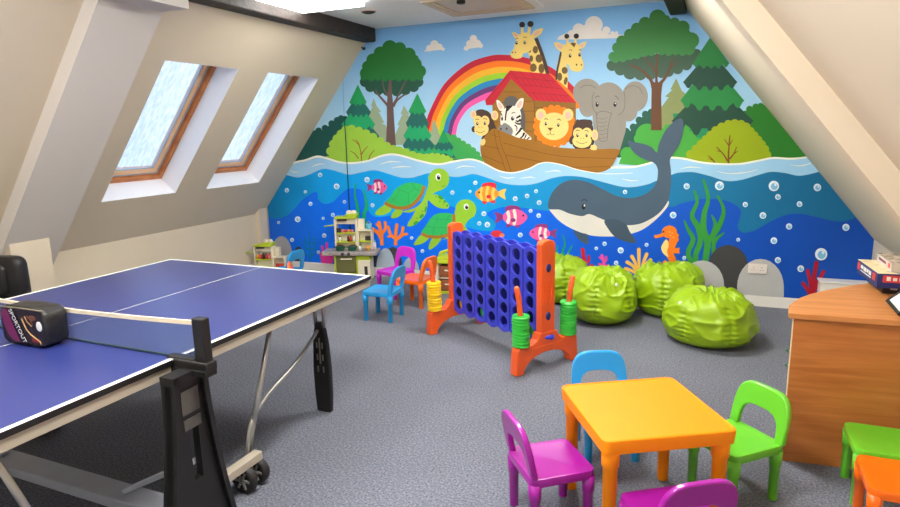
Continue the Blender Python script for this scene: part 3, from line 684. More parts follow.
mid = spline([(262, 168), (276, 172), (288.2, 175.2), (299, 177.3), (310, 174.5), (323, 169), (333.8, 170.2), (349, 174.5), (362, 172.3), (375, 170.2), (388, 173.4), (401, 177.3), (412, 177.6), (420.3, 175.5), (429.7, 173), (440, 174), (453.9, 176.8), (463, 176.2), (474, 174), (487.4, 177.6), (498.4, 181.8), (511, 184.5), (525.3, 185), (537.9, 183), (552, 178.2), (564.7, 176), (577.4, 176.3), (587.8, 178), (605, 182.4), (622.5, 186.7), (635.5, 186.7), (648.6, 184), (655, 181.3), (671.3, 174.8), (679, 172.6), (692, 172), (700, 173.4), (711.8, 176.5), (726, 180.8), (740.3, 180), (756.8, 175.3), (771, 171.8), (785.3, 173), (799.5, 175.6), (818.4, 171.8), (850, 162)], False)
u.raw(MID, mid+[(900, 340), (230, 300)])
deep = spline([(258, 214), (267.6, 216.3), (276.3, 218.6), (286, 216.4), (294.7, 209.2), (303.4, 199.5), (314.3, 192.3), (318.2, 193), (319, 199.5), (325.1, 203.8), (333.8, 201.6), (340.3, 195.1), (349, 188.6), (360, 189), (364, 194), (366.4, 201.6), (369.6, 211.4), (377.2, 216.8), (395, 214), (412, 204), (428, 200.5), (441.8, 204.2), (455, 207.5), (460, 216), (463, 224), (475, 229), (490, 231), (495.8, 227), (495, 221), (488.5, 216), (488, 212.5), (494, 209.3), (503.2, 207), (517.4, 207.1), (533.2, 208.7), (549, 210.7), (600, 214), (668, 207.3), (679, 204), (692, 200.8), (703, 198.7), (722.8, 199.7), (736.6, 205.6), (741, 212.5), (737.6, 226.4), (742.6, 232.3), (754.4, 230.3), (770.2, 221.4), (785, 215), (799.5, 213.5), (813.7, 216.3), (832.6, 220.6), (844.5, 221), (856.3, 217), (880, 206)], False)
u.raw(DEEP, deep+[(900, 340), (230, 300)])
# extra pale swell near the kitchen
# whale
WH, WBL = pt(72, 92, 110), pt(222, 218, 210)
u.V(540, 165, 4.606)
u.sp(WBL, [(46, 198), (100, 195), (230, 225), (350, 262), (470, 262), (560, 195), (592, 165), (585, 195), (535, 250), (470, 298), (400, 320), (330, 328), (240, 324), (165, 300), (105, 268), (66, 232)])
u.V(0, 0, 1)
w1 = [(549.2, 208.5), (549.5, 199), (555, 189), (564, 182), (574.7, 179.7), (588, 182), (603, 189), (616, 195.5), (629, 198), (642, 195.5), (651, 190), (656.5, 182.5), (658, 173), (657.2, 167), (653.5, 162.5), (645, 159.5), (637, 155), (631, 148.5), (628.2, 141), (634, 142), (644, 144), (652, 147.3), (657, 152.3), (659, 144.5), (665.5, 130.5), (675, 121), (682, 118.9), (683.5, 129), (680, 143), (674, 153), (670, 160), (671, 170), (671.2, 182), (670.5, 189), (668.5, 200), (661, 211), (652, 218), (640, 223.6), (626, 225), (612, 222.5), (600, 218), (592, 214.5), (588, 214), (582, 216), (570, 213.5), (560, 209.5)]
u.raw(WH, spline(w1, True, 5))
u.V(540, 165, 4.606)
u.sp(pt(64, 82, 98), [(298, 255), (318, 298), (350, 332), (395, 352), (440, 358), (436, 336), (414, 305), (396, 272), (350, 250)])
u.sp(pt(64, 84, 104), [(154, 298), (190, 312), (220, 320), (224, 362), (200, 356), (175, 336)])
u.ell(EYE, 202, 192, 9, 13); u.ell(WHT, 206, 186, 3.5, 5); u.stroke(pt(44, 58, 72), [(192, 164), (206, 158), (218, 166)], 5)
# turtles
TS, TRM, TB, TSP, TLN = pt(52, 196, 104), pt(172, 124, 42), pt(152, 206, 54), pt(56, 168, 66), pt(40, 150, 86)
def eye(x, y, rx, ry): u.ell(WHT, x, y, rx, ry); u.ell(EYE, x+rx*.15, y+ry*.15, rx*.65, ry*.7); u.ell(WHT, x+rx*.3, y-ry*.25, rx*.22, ry*.22)
u.V(370, 160, 7.24)
u.sp(TB, [(125, 318), (160, 352), (132, 384), (80, 400), (44, 392), (56, 362)]); u.sp(TB, [(195, 355), (242, 368), (220, 402), (185, 420), (155, 412)])
u.sp(TB, [(430, 282), (462, 250), (500, 256), (552, 296), (577, 330), (560, 352), (505, 346), (455, 318)])
u.circs(TSP, [(515, 270, 22, 12, 35), (545, 300, 10), (562, 330, 8), (510, 298, 5), (535, 318, 4), (482, 262, 5)])
u.sp(TB, [(432, 110), (428, 170), (405, 245), (380, 300), (330, 345), (240, 372), (300, 378), (350, 350), (420, 300), (470, 238), (530, 212), (560, 180), (510, 130)])
u.ell(TB, 503, 136, 76, 77)
u.sp(TB, [(345, 345), (390, 295), (420, 300), (414, 370), (385, 420), (325, 470), (280, 480), (278, 460), (310, 410)])
u.circs(TSP, [(408, 355, 9, 24, 10), (378, 405, 20, 12, -45), (335, 455, 20, 12, -40), (385, 370, 5), (350, 420, 4), (405, 318, 5), (340, 420, 4)])
u.sp(TS, [(114, 306), (150, 268), (185, 215), (240, 175), (300, 162), (350, 168), (388, 184), (378, 235), (340, 300), (285, 335), (200, 338), (140, 325)])
u.stroke(TRM, [(112, 308), (150, 330), (220, 347), (290, 336), (345, 292), (380, 238), (396, 188)], 25, roundend=False)
for p in ([(220, 215), (282, 242), (328, 205)], [(282, 242), (282, 330)], [(328, 205), (310, 165)], [(328, 205), (372, 225)], [(220, 215), (180, 290)], [(220, 215), (205, 200)], [(180, 290), (160, 275)]): u.stroke(TLN, p, 2.5, False)
eye(498, 122, 19, 26); u.stroke(TLN, [(520, 186), (536, 190), (550, 182)], 3)
u.V(400, 190, 7.24)
u.sp(TB, [(160, 322), (212, 345), (170, 384), (108, 398), (118, 366)]); u.sp(TB, [(240, 348), (302, 352), (265, 402), (222, 430), (212, 408)])
u.sp(TB, [(405, 140), (402, 200), (395, 250), (340, 340), (300, 360), (420, 330), (470, 260), (510, 205), (545, 180), (480, 130)]); u.ell(TB, 480, 140, 76, 74)
u.sp(TB, [(400, 260), (450, 240), (500, 300), (470, 340)])
u.sp(TS, [(160, 308), (188, 262), (225, 205), (270, 172), (330, 164), (388, 178), (394, 240), (382, 305), (330, 328), (240, 332)])
u.stroke(TRM, [(158, 314), (200, 332), (270, 340), (330, 330), (380, 310), (394, 250), (392, 174)], 23, roundend=False)
for p in ([(275, 210), (345, 212), (335, 270), (250, 270), (275, 210)], [(275, 210), (270, 175)], [(345, 212), (362, 180)], [(335, 270), (345, 325)], [(250, 270), (240, 325)], [(250, 270), (185, 260)], [(275, 210), (230, 205)], [(345, 212), (390, 215)]): u.stroke(TLN, p, 2.5, False)
eye(484, 120, 18, 22)
# fish
PFB, PFF, PFS = pt(244, 92, 164), pt(142, 54, 122), pt(246, 226, 214)
def fish(cx, cy, rx, ry, d, body, stripe, fin, tailc, sidec, n):
    q = lambda a, c_: (cx+d*a*rx, cy+c_*ry)
    u.sp(tailc, [q(-.85, 0), q(-1.2, -.45), q(-1.65, -.6), q(-1.5, 0), q(-1.6, .7), q(-1.2, .4)])
    u.sp(fin, [q(-.7, -.6), q(-.75, -1.25), q(-.3, -1.45), q(.3, -1.3), q(.45, -.8), q(0, -.6)])
    u.sp(fin, [q(-.6, .6), q(-.7, 1.15), q(-.35, 1.1), q(-.2, .8)]); u.sp(fin, [q(-.05, .8), q(.1, 1.3), q(.4, 1.1), q(.35, .7)])
    u.sp(body, [q(-1, 0), q(-.75, -.6), q(-.1, -1), q(.55, -.75), q(1, -.05), q(.6, .75), q(-.1, 1), q(-.75, .6)])
    for k in range(n):
        x0 = -.72+k*.52
        hh = lambda x: .93*math.sqrt(max(0.02, 1-(x*.97)**2))
        u.poly(stripe, spline([q(x0, -hh(x0)*.9), q(x0+.22, -hh(x0+.22)), q(x0+.34, 0), q(x0+.22, hh(x0+.22)), q(x0, hh(x0)*.9), q(x0+.1, 0)], True, 4))
    u.ell(sidec, cx-d*.15*rx, cy+.35*ry, rx*.2, ry*.24); u.ell(EYE, cx+d*.66*rx, cy-.2*ry, rx*.08, ry*.13)
u.V(470, 170, 6.333)
fish(110, 150, 74, 50, -1, pt(250, 150, 40), pt(248, 206, 96), pt(228, 42, 62), pt(246, 200, 92), pt(228, 42, 62), 3)
fish(288, 298, 78, 52, 1, PFB, PFS, PFF, PFF, PFF, 2)
fish(444, 400, 66, 42, -1, PFB, PFS, PFF, PFF, PFF, 2)
u.ell(pt(226, 54, 70), 172, 402, 36, 22); u.ell(pt(240, 130, 90), 205, 412, 16, 12)
u.V(360, 150, 7.458); fish(150, 278, 57, 43, 1, PFB, PFS, PFF, PFF, PFF, 2)
# seaweeds, corals, rocks on the left
u.V(260, 130, 4.606)
SW1 = pt(22, 168, 112)
u.stroke(SW1, [(446, 470), (456, 400), (450, 340), (440, 300), (444, 246)], 17, taper=(1, .8, .3)); u.stroke(SW1, [(500, 470), (482, 400), (494, 350), (488, 310), (478, 276)], 20, taper=(1, .8, .3))
OC = pt(250, 132, 42)
for p, w_ in (([(566, 530), (562, 480), (552, 425)], 16), ([(560, 500), (545, 470), (518, 452)], 14), ([(562, 480), (580, 455), (580, 425)], 13), ([(545, 475), (522, 462), (516, 484)], 10), ([(556, 450), (540, 432)], 10), ([(628, 530), (628, 480), (634, 436)], 15), ([(628, 500), (605, 480), (594, 446)], 13), ([(630, 505), (655, 480), (662, 448)], 13), ([(640, 500), (662, 482), (680, 478)], 11), ([(612, 486), (595, 490)], 10)): u.stroke(OC, p, w_)
u.V(260, 200, 7.24)
TC = pt(0, 124, 196)
u.stroke(TC, [(366, 450), (368, 350), (356, 234)], 18, taper=(1, .8, .5))
for y_, a in ((300, 30), (340, 38), (385, 40)):
    u.stroke(TC, [(366, y_+22), (352-a*.4, y_+4), (362-a, y_-30)], 14); u.stroke(TC, [(368, y_+22), (384+a*.3, y_+2), (364+a, y_-32)], 14)
PC = pt(236, 58, 156)
u.ell(PC, 492, 432, 46, 40)
for p in ([(486, 430), (490, 370), (488, 312)], [(468, 430), (464, 380), (455, 335)], [(455, 430), (450, 410), (444, 385)], [(520, 430), (535, 400), (540, 380)]): u.stroke(PC, p, 17)
R1, R2, R3, R4 = pt(166, 166, 170), pt(66, 70, 74), pt(64, 76, 96), pt(176, 192, 206)
u.ell(R2, 284, 450, 46, 114); u.ell(R1, 162, 420, 80, 160)
u.V(350, 240, 5.63)
u.ell(R3, 112, 150, 68, 82); u.ell(R2, 245, 130, 50, 92); u.ell(R4, 204, 160, 52, 116); u.ell(R4, 345, 190, 50, 95)
# bottom middle
u.V(540, 165, 4.606)
SW2 = pt(20, 160, 112)
for p in ([(122, 480), (126, 440), (106, 400), (116, 366), (108, 322)], [(146, 480), (142, 450), (130, 412), (150, 370)], [(102, 480), (92, 440), (78, 410), (84, 372)]): u.stroke(SW2, p, 13, taper=(1, .9, .4))
RC, PC2, YC = pt(206, 24, 50), pt(240, 76, 160), pt(240, 188, 82)
for p, w_ in (([(205, 500), (204, 440), (198, 388)], 17), ([(205, 465), (190, 445), (178, 425)], 13), ([(204, 480), (190, 470), (174, 462)], 13), ([(206, 455), (224, 442), (226, 420)], 13), ([(210, 480), (226, 470), (240, 460)], 13)): u.stroke(RC, p, w_)
for p, w_ in (([(300, 500), (296, 450), (287, 415)], 13), ([(298, 470), (286, 458), (274, 455)], 11), ([(296, 450), (306, 436), (306, 422)], 11), ([(300, 470), (314, 460)], 11), ([(290, 435), (276, 424)], 9)): u.stroke(PC2, p, w_)
for p in ([(455, 500), (457, 440), (456, 388)], [(452, 500), (440, 450), (424, 420)], [(448, 500), (430, 465), (403, 446)], [(446, 500), (420, 484), (396, 476)], [(462, 500), (476, 450), (492, 410)], [(464, 500), (485, 460), (510, 436)], [(466, 500), (490, 478), (524, 466)]): u.stroke(YC, p, 17, taper=(.6, 1))
u.V(640, 180, 5.07)
SH = pt(246, 124, 22)
u.stroke(SH, [(150, 262), (172, 290), (160, 330), (150, 370), (165, 402), (162, 428), (140, 434), (126, 420), (134, 408)], 46, taper=(1, .8, .3))
u.ell(SH, 150, 262, 38, 32); u.stroke(SH, [(128, 270), (100, 282), (78, 284)], 20, taper=(1, .6)); u.poly(SH, [(74, 276), (86, 280), (88, 292), (78, 294)])
u.circs(SH, [(176, 262, 12), (186, 280, 12), (186, 300, 12), (176, 318, 10), (150, 236, 8)])
u.sp(pt(246, 216, 130), [(136, 300), (146, 330), (138, 360), (144, 388), (120, 372), (108, 344), (118, 318)])
u.poly(SH, [(166, 345), (202, 342), (198, 356), (202, 370), (164, 370)])
u.ell(EYE, 120, 261, 5, 5); u.circs(pt(250, 190, 110), [(150, 262, 3), (164, 268, 3), (156, 280, 3), (170, 290, 3)])
SW3 = pt(52, 150, 56)
for p, w_ in (([(292, 440), (282, 380), (306, 310), (296, 240), (264, 180), (290, 110), (276, 56)], 30), ([(325, 440), (335, 380), (342, 310), (322, 250), (326, 170), (346, 90), (322, 0)], 34), ([(330, 420), (345, 320), (400, 235), (424, 150), (394, 82)], 28), ([(360, 290), (382, 225), (364, 178)], 20), ([(272, 430), (244, 370), (270, 300), (244, 250), (226, 206)], 26), ([(372, 380), (378, 310), (424, 268)], 22)): u.stroke(SW3, p, w_, taper=(.9, 1, .35))
u.ell(pt(66, 66, 66), 446, 436, 100, 108); u.poly(pt(66, 66, 66), [(346, 436), (546, 436), (546, 640), (346, 640)])
RG = pt(188, 188, 186)
u.ell(RG, 316, 530, 110, 124); u.poly(RG, [(206, 530), (426, 530), (426, 660), (206, 660)])
u.ell(RG, 610, 540, 118, 142); u.poly(RG, [(492, 540), (728, 540), (728, 660), (492, 660)])
u.V(600, 170, 2.983)
for p in ([(318, 348), (326, 344), (330, 352), (338, 346)], [(322, 354), (346, 350)], [(338, 344), (342, 354)]): u.stroke(pt(40, 40, 40), p, 1.6)
u.V(720, 260, 9.0)
RC2 = pt(172, 18, 40)
for p, w_ in (([(815, 330), (840, 180), (866, 22)], 38), ([(815, 320), (812, 210), (788, 94)], 34), ([(810, 330), (790, 270), (744, 206)], 32), ([(825, 320), (865, 230), (905, 145), (930, 100)], 34), ([(830, 300), (850, 200)], 50)): u.stroke(RC2, p, w_)
# bubbles
B1, B2 = pt(226, 240, 248), pt(128, 190, 226)
def bub(fr, lst):
    u.V(*fr)
    for x, y, r in lst:
        u.ell(B1, x, y, r, r, n=18); u.ell(B2, x+r*.08, y+r*.1, r*.66, r*.66, n=16); u.ell(B1, x+r*.3, y-r*.25, r*.2, r*.28, n=8)
bub((260, 130, 4.606), [(281, 206, 10), (357, 259, 13), (128, 277, 10), (213, 284, 7), (237, 339, 9), (178, 410, 13), (393, 330, 8), (295, 406, 7), (340, 390, 9), (300, 485, 10), (497, 228, 12), (522, 346, 9), (90, 425, 7), (152, 505, 9)])
bub((470, 170, 6.333), [(38, 80, 13), (5, 135, 9), (290, 180, 15), (365, 163, 14), (422, 133, 12), (441, 205, 15), (92, 275, 15), (387, 257, 12), (438, 287, 14), (63, 336, 13), (114, 344, 17), (322, 409, 15)])
bub((370, 160, 7.24), [(602, 234, 15), (23, 325, 13)])
bub((400, 190, 7.24), [(90, 345, 12), (168, 440, 13)])
bub((540, 165, 4.606), [(393, 123, 10), (676, 97, 14), (614, 229, 15), (299, 361, 10), (261, 382, 8), (373, 391, 14), (352, 449, 10), (492, 366, 9), (665, 426, 9)])
bub((700, 150, 4.222), [(82, 150, 19), (311, 151, 22), (494, 157, 16), (328, 197, 12), (191, 229, 11), (419, 227, 12), (265, 275, 14), (375, 321, 13), (614, 325, 15), (311, 381, 14), (161, 377, 8), (510, 438, 26), (328, 463, 13), (424, 499, 14)])
bub((260, 200, 7.24), [(430, 375, 12)])
# plaster joint running down through the painting, its groove shadow painted as a dark stroke
u.V(0, 0, 1)
u.stroke(pt(18, 62, 70), [(345.2, 116), (347.3, 150), (350.5, 215), (352, 270)], 0.9, roundend=False); u.stroke(pt(120, 170, 212), [(343.2, 62), (344.2, 90), (345.2, 116)], 0.7, roundend=False)
me = bpy.data.meshes.new('mural'); me.from_pydata(u.v, [], u.f)
for m_ in u.mats: me.materials.append(m_)
me.polygons.foreach_set('material_index', u.mi)
bm = bmesh.new(); bm.from_mesh(me)
for co, no in (((XL+0.06, 0, 0), (-1, 0, 0)), ((XR-0.001, 0, 0), (1, 0, 0)), ((0, 0, 0.0955), (0, 0, -1)), ((0, 0, ZC-0.001), (0, 0, 1)), (tuple(SLp(0, 0, 0.001)), tuple(-nL)), (tuple(SRp(0, 0, 0.001)), tuple(-nR))):
    bmesh.ops.bisect_plane(bm, geom=bm.verts[:]+bm.edges[:]+bm.faces[:], plane_co=co, plane_no=no, clear_outer=True)
for f in bm.faces:
    if f.normal.y > 0: f.normal_flip()
bm.to_mesh(me); bm.free()
o = bpy.data.objects.new('mural', me); COL.objects.link(o)
tag(o, 'painted mural of an animal ark, rainbow, whale and undersea life on the back wall', 'mural')
# ------------------------------------------------------------------ double socket on the mural
M_sock = mat('socket_white', (228, 218, 208), 0.4, 0.01)
t = thing('wall_socket', 'white double wall socket on the grey painted rock at the right of the mural', 'socket', (0.387, WY-0.013, 0.332))
b = MB(); b.box(-.074, .074, -.012, 0, -.043, .043, M_sock); b.build('faceplate', t, 0.004)
for x in (-.05, .05):
    b = MB(); b.box(x-.009, x+.009, -.016, -.0115, .012, .03, M_sock); b.build('rocker_switch', t, 0.002)
for x in (-.032, .032):
    b = MB(); b.box(x-.002, x+.002, -.0135, -.0115, .008, .016, M_black)
    for d in (-.011, .011): b.box(x+d-.004, x+d+.004, -.0135, -.0115, -.012, -.008, M_black)
    b.build('pin_holes', t)

# ------------------------------------------------------------------ table tennis table
TX, TY, TH, HW, HL = -2.528, 1.582, 0.76, 0.7625, 1.37
tt = thing('table_tennis_table', 'blue table tennis table with black legs, steel braces and a net', 'table', (TX, TY, 0), -0.0102)
for s in (-1, 1):
    y0, y1 = (0.004, HL) if s > 0 else (-HL, -0.004)
    b = MB(); b.box(-HW, HW, y0, y1, TH-0.02, TH, M_tt); top_ = b.build('playing_surface', tt)
    b = MB(); e = 0.0006; z0, z1 = TH-0.0005, TH+e
    b.box(-HW, -HW+.02, y0, y1, z0, z1, M_line); b.box(HW-.02, HW, y0, y1, z0, z1, M_line)
    yy = (HL-.02, HL) if s > 0 else (-HL, -HL+.02)
    b.box(-HW+.02, HW-.02, yy[0], yy[1], z0, z1, M_line); b.box(-.0015, .0015, y0, y1, z0, z1, M_line)
    b.build('painted_lines', top_)
    b = MB()
    o_ = .001
    b.box(HW, HW+o_, y0, y1, TH-.021, TH-.001, M_black); b.box(-HW-o_, -HW, y0, y1, TH-.021, TH-.001, M_black)
    yy = (HL, HL+o_) if s > 0 else (-HL-o_, -HL); b.box(-HW, HW, yy[0], yy[1], TH-.021, TH-.001, M_black)
    b.build('edge_band', top_)
    b = MB(); i_ = .006; zz = (TH-.062, TH-.0205)
    b.box(HW-i_-.03, HW-i_, y0, y1, *zz, M_alu); b.box(-HW+i_, -HW+i_+.03, y0, y1, *zz, M_alu)
    yy = (HL-i_-.03, HL-i_) if s > 0 else (-HL+i_, -HL+i_+.03); b.box(-HW+i_, HW-i_, *yy, *zz, M_alu)
    yy = (y0, y0+.03) if s > 0 else (y1-.03, y1); b.box(-HW+i_, HW-i_, *yy, *zz, M_alu)
    b.build('apron', tt, 0.002)
    for x in (-.46, .55):
        yl = 1.158*s
        b = MB()
        prof = [(-.045, .002), (.045, .002), (.053, .10), (.054, .26), (.046, .40), (.034, .485), (.018, .53), (-.018, .53), (-.034, .485), (-.046, .40), (-.054, .26), (-.053, .10)]
        b.prism([(x+a, z) for a, z in prof], yl-.016, yl+.016, 'xz', M_black)
        lg = b.build('leg', tt, 0.006)
        b = MB()
        for d in (-.018, .018):
            for z in (.24, .31, .38): b.box(x+d-.004, x+d+.004, yl-.0185, yl+.0185, z, z+.035, M_steel)
        b.box(x-.005, x+.005, yl-.0185, yl+.0185, .29, .44, M_steel)
        b.build('leg_slot', lg)
        b = MB()
        for d in (-.03, .03): b.tube([(x+d*.9, yl, .50), (x+d, yl, .70)], .011, M_steel)
        b.build('leg_tube', lg)
        xr = x+.12 if x > 0 else x-.19
        b = MB(); cp = [Vector(q_) for q_ in ((xr-.02, .42*s, .12), (xr-.016, .432*s, .21), (xr-.02, .475*s, .285), (xr-.035, .61*s, .35), (x+.06, .86*s, .41), (x, 1.13*s, .485))]
        cv = []
        for i_ in range(len(cp)-1):
            p0_, p1_, p2_, p3_ = cp[max(i_-1, 0)], cp[i_], cp[i_+1], cp[min(i_+2, len(cp)-1)]
            for k_ in range(5):
                t_ = k_/5; cv.append(.5*(2*p1_+(p2_-p0_)*t_+(2*p0_-5*p1_+4*p2_-p3_)*t_*t_+(3*p1_-p0_-3*p2_+p3_)*t_**3))
        cv.append(cp[-1]); b.tube(cv, .010, M_steel)
        b.build('curved_brace', tt)
        b = MB(); b.tube([(xr-.02, .42*s, .12), (xr+.01, .61*s, .70)], .012, M_steel); b.build('straight_brace', tt)
# net with its posts
NW = HW+.115
sag = lambda x: -.022*(1-(x/NW)**2)
b = MB(); b2 = MB(); M_tape = mat('net_tape', (232, 216, 186), 0.7)
def netstrip(mb, yh, z0, z1, m, s0):
    n_ = 24; vs = []
    for i in range(n_+1):
        x = -NW+2*NW*i/n_
        vs += [(x, -yh, z0+s0*sag(x)), (x, yh, z0+s0*sag(x)), (x, yh, z1+sag(x)), (x, -yh, z1+sag(x))]
    fs = [(3, 2, 1, 0), tuple(4*n_+k for k in range(4))]
    for i in range(n_):
        for k in range(4): fs.append((4*i+k, 4*i+(k+1) % 4, 4*i+4+(k+1) % 4, 4*i+4+k))
    mb.add(vs, fs, m)
netstrip(b, .0012, TH+.006, TH+.138, M_net, 0); net = b.build('net', tt)
b = MB(); netstrip(b, .004, TH+.137, TH+.1525, M_tape, 1); b.build('net_tape', net)
b = MB(); b.tube([(-NW, 0, TH+.006), (NW, 0, TH+.006)], .003, mat('net_cord', (40, 70, 60), 0.7), 6); b.build('net_cord', net)
for s in (-1, 1):
    b = MB(); b.box(s*(HW+.13)-.026, s*(HW+.13)+.026, -.018, .018, TH-.05, TH+.165, M_black); po = b.build('net_post', tt, 0.005)
    b = MB(); x0, x1 = sorted((s*(HW-.06), s*(HW+.16)))
    b.box(x0, x1, -.028, .028, TH-.05, TH-.0215, M_black); b.box(min(s*(HW+.002), s*(HW+.165)), max(s*(HW+.002), s*(HW+.165)), -.026, .026, TH-.03, TH+.006, M_black); b.box(min(s*(HW-.035), s*(HW+.1)), max(s*(HW-.035), s*(HW+.1)), -.02, .02, TH+.001, TH+.012, M_black); b.build('post_clamp', po, 0.006)
    # moulded side tower
    xm = s*(HW+.06)
    b = MB(); N_ = 14
    side = lambda z: .098+.11*((TH-.03-z)/TH)**1.7
    outl = [(side(z)-.04, z) for z in [0.03+(TH-.06)*i/N_ for i in range(N_+1)]]
    prof = [(y-.0, z) for y, z in outl]
    L_ = [(-y-.04, z) for y, z in outl][::-1]
    hole = [(-.03, .34), (-.012, .315), (.012, .315), (.02, .345), (.014, .50), (-.004, .525), (-.022, .505)]
    full = prof+L_
    # panel built as two halves round the slot
    top_i = [p for p in prof if p[1] > .42]; b2 = MB()
    def strip(mb, z0, z1, ya, yb):
        mb.box(xm-.018, xm+.018, ya, yb, z0, z1, M_black)
    for i in range(30):
        z0 = .03+(TH-.06)*i/30; z1 = .03+(TH-.06)*(i+1)/30; zc = (z0+z1)/2; wl, wr = -side(zc)-.012, side(zc)-.055
        wl0, wr0, wl1, wr1 = -side(z0)-.012, side(z0)-.055, -side(z1)-.012, side(z1)-.055
        def quad(a0, a1, c0, c1):
            vs = [(xm-.016, a0, z0), (xm-.016, c0, z0), (xm+.016, c0, z0), (xm+.016, a0, z0), (xm-.016, a1, z1), (xm-.016, c1, z1), (xm+.016, c1, z1), (xm+.016, a1, z1)]
            b.add(vs, [(3,2,1,0),(4,5,6,7),(0,1,5,4),(1,2,6,5),(2,3,7,6),(3,0,4,7)], M_black)
        if .32 < zc < .52: quad(wl0, wl1, -.05, -.05); quad(-.008, -.008, wr0, wr1)
        else: quad(wl0, wl1, wr0, wr1)
        for e0, e1, dd in ((wl0, wl1, .022), (wr0-.022, wr1-.022, .022)):   # raised rims
            vs = [(xm-.03, e0, z0), (xm-.03, e0+dd, z0), (xm+.034, e0+dd, z0), (xm+.034, e0, z0), (xm-.03, e1, z1), (xm-.03, e1+dd, z1), (xm+.034, e1+dd, z1), (xm+.034, e1, z1)]
            b.add(vs, [(3,2,1,0),(4,5,6,7),(0,1,5,4),(1,2,6,5),(2,3,7,6),(3,0,4,7)], M_black)
    b.box(xm-.03, xm+.034, -.222, .155, 0.0, .05, M_black)
    b.box(xm-.03, xm+.034, -.112, .045, TH-.06, TH-.028, M_black)
    tw = b.build('side_tower', tt)
    M_badge = mat('badge_grey', (84, 80, 76), 0.5, 0.05, 40)
    b = MB()
    b.box(xm+s*.017-.001, xm+s*.017+.0025, -.075, .005, .575, .665, M_badge)
    b.box(xm+s*.017-.001, xm+s*.017+.0025, -.072, .006, .515, .556, M_badge); b.build('badge', tw)
    b = MB(); b.bar((xm-s*.125, -.44, .135), (xm-s*.125, .44, .135), .045, .04, M_alu)
    b.build('base_rail', tt, 0.004)
    for yw in (.40, -.40):
        for d in (-.04, .04):
            b = MB(); xx = xm-s*.125; M_tyre = mat('tyre_rubber', (30, 28, 28), 0.6)
            pr = [(.026, -.014), (.045, -.02), (.057, -.019), (.062, -.012), (.062, .012), (.057, .019), (.045, .02), (.026, .014)]
            Rm = Matrix.Translation((xx-.008, yw+d-.012, .0625)) @ Matrix.Rotation(pi/2, 4, 'X')
            b.lathe(pr, M_tyre, 28, M=Rm); wh = b.build('wheel', tt)
            b = MB(); M_hub = mat('hub_grey', (134, 132, 130), 0.45)
            b.lathe([(.012, -.0235), (.014, -.02), (.014, .02), (.012, .0235)], M_hub, 14, M=Rm)
            for k in range(6):
                b.box(.008, .044, -.005, .005, -.0222, .0222, M_hub, Rm @ Matrix.Rotation(k*pi/3, 4, 'Z'))
            b.build('hub', wh)
b = MB(); b.box(-HW-.02, HW+.02, -.06, .05, .09, .135, M_grey_rail); b.build('cross_rail', tt, 0.006)
for s in (-1, 1):
    b = MB(); b.bar((s*.39, .0, .14), (s*.80, .0, .36), .035, .02, M_grey_rail); b.build('diagonal_stay', tt, 0.003)

# bat bag standing against the net
t = thing('bat_bag', 'black clear-fronted bag of table tennis bats standing by the net on the blue table', 'bag', (-2.44, 1.516, TH+.0008), 0.02)
M_bag = mat('black_nylon', (26, 25, 24), 0.42, 0.15, 25, 0.4, 45)
b = MB()
prof = []
W_, D_, H_ = .132, .05, .160
def bag_ring(y, k, lift):
    pts = []
    for i in range(32):
        a = 2*pi*i/32; c_, s_ = cos(a), sin(a)
        x = math.copysign(abs(c_)**.42, c_)*W_*k; z = H_/2+math.copysign(abs(s_)**.42, s_)*H_/2*k
        pts.append((x+.006*noise.noise(Vector((x*20, y*30, z*20))), y, max(0.0005, z+lift*noise.noise(Vector((x*14, y*22, 3))))))
    return pts
b.rings([bag_ring(-D_, .97, 0), bag_ring(-D_+.008, 1.0, 0), bag_ring(-.02, .985, .006), bag_ring(.01, 1.0, .008), bag_ring(D_-.012, .97, .008), bag_ring(D_, .86, .004)], M_bag)
b.build('body', t)
M_win = mat('clear_vinyl', (40, 32, 30), 0.3, 0.4, 30, 0.3, 30, 0, 0.4, 0.1)
b = MB(); b.prism([(-.118, .02), (-.106, .012), (.106, .012), (.118, .02), (.118, .138), (.106, .148), (-.106, .148), (-.118, .138)], -D_-.0015, -D_+.002, 'xz', M_win); b.build('clear_window', t)
M_bat = mat('bat_purple', (118, 36, 84), 0.35, 0.08)
bat = []
b = MB(); b.prism([(-.113, .128), (-.10, .143), (-.076, .143), (-.054, .085), (-.027, .016), (-.062, .016), (-.092, .04), (-.11, .085)], -D_-.0035, -D_-.001, 'xz', M_bat); b.build('bat_blade', t)
b = MB(); b.prism([(-.074, .146), (-.042, .146), (.020, .014), (-.014, .014)], -D_-.0045, -D_-.001, 'xz', mat('strip_black', (14, 14, 16), 0.3)); st = b.build('logo_strip', t)
Mt = Matrix.Translation((-.027, -D_-.005, .08)) @ Matrix.Rotation(pi/2, 4, 'X') @ Matrix.Rotation(-radians(64), 4, 'Z')
text_part('SPORTOUT', .0285, M_line, 'lettering', st, Mt)
M_tan = mat('bat_edge_tan', (196, 150, 96), 0.5); M_brown = mat('bat_brown', (112, 62, 36), 0.5)
b = MB()
b.tube([(.0, -D_-.001, .112), (.018, -D_-.001, .07), (.04, -D_-.001, .05), (.088, -D_-.001, .026), (.09, -D_-.001, .014)], .0032, M_tan, 8)
b.tube([(.018, -D_-.001, .122), (.03, -D_-.001, .10), (.052, -D_-.001, .085)], .0028, M_tan, 8)
b.tube([(.03, -D_-.001, .125), (.05, -D_-.001, .11), (.06, -D_-.001, .09)], .0028, M_brown, 8)
b.ell((.06, -D_-.001, .118), (.02, .002, .012), M_brown); b.ell((.06, -D_-.001, .03), (.022, .002, .012), mat('bat_red', (120, 30, 26), .4)); b.build('bats', t)
b = MB(); b.ell((.093, -D_-.001, .088), (.017, .003, .02), M_line); b.build('ball', t)
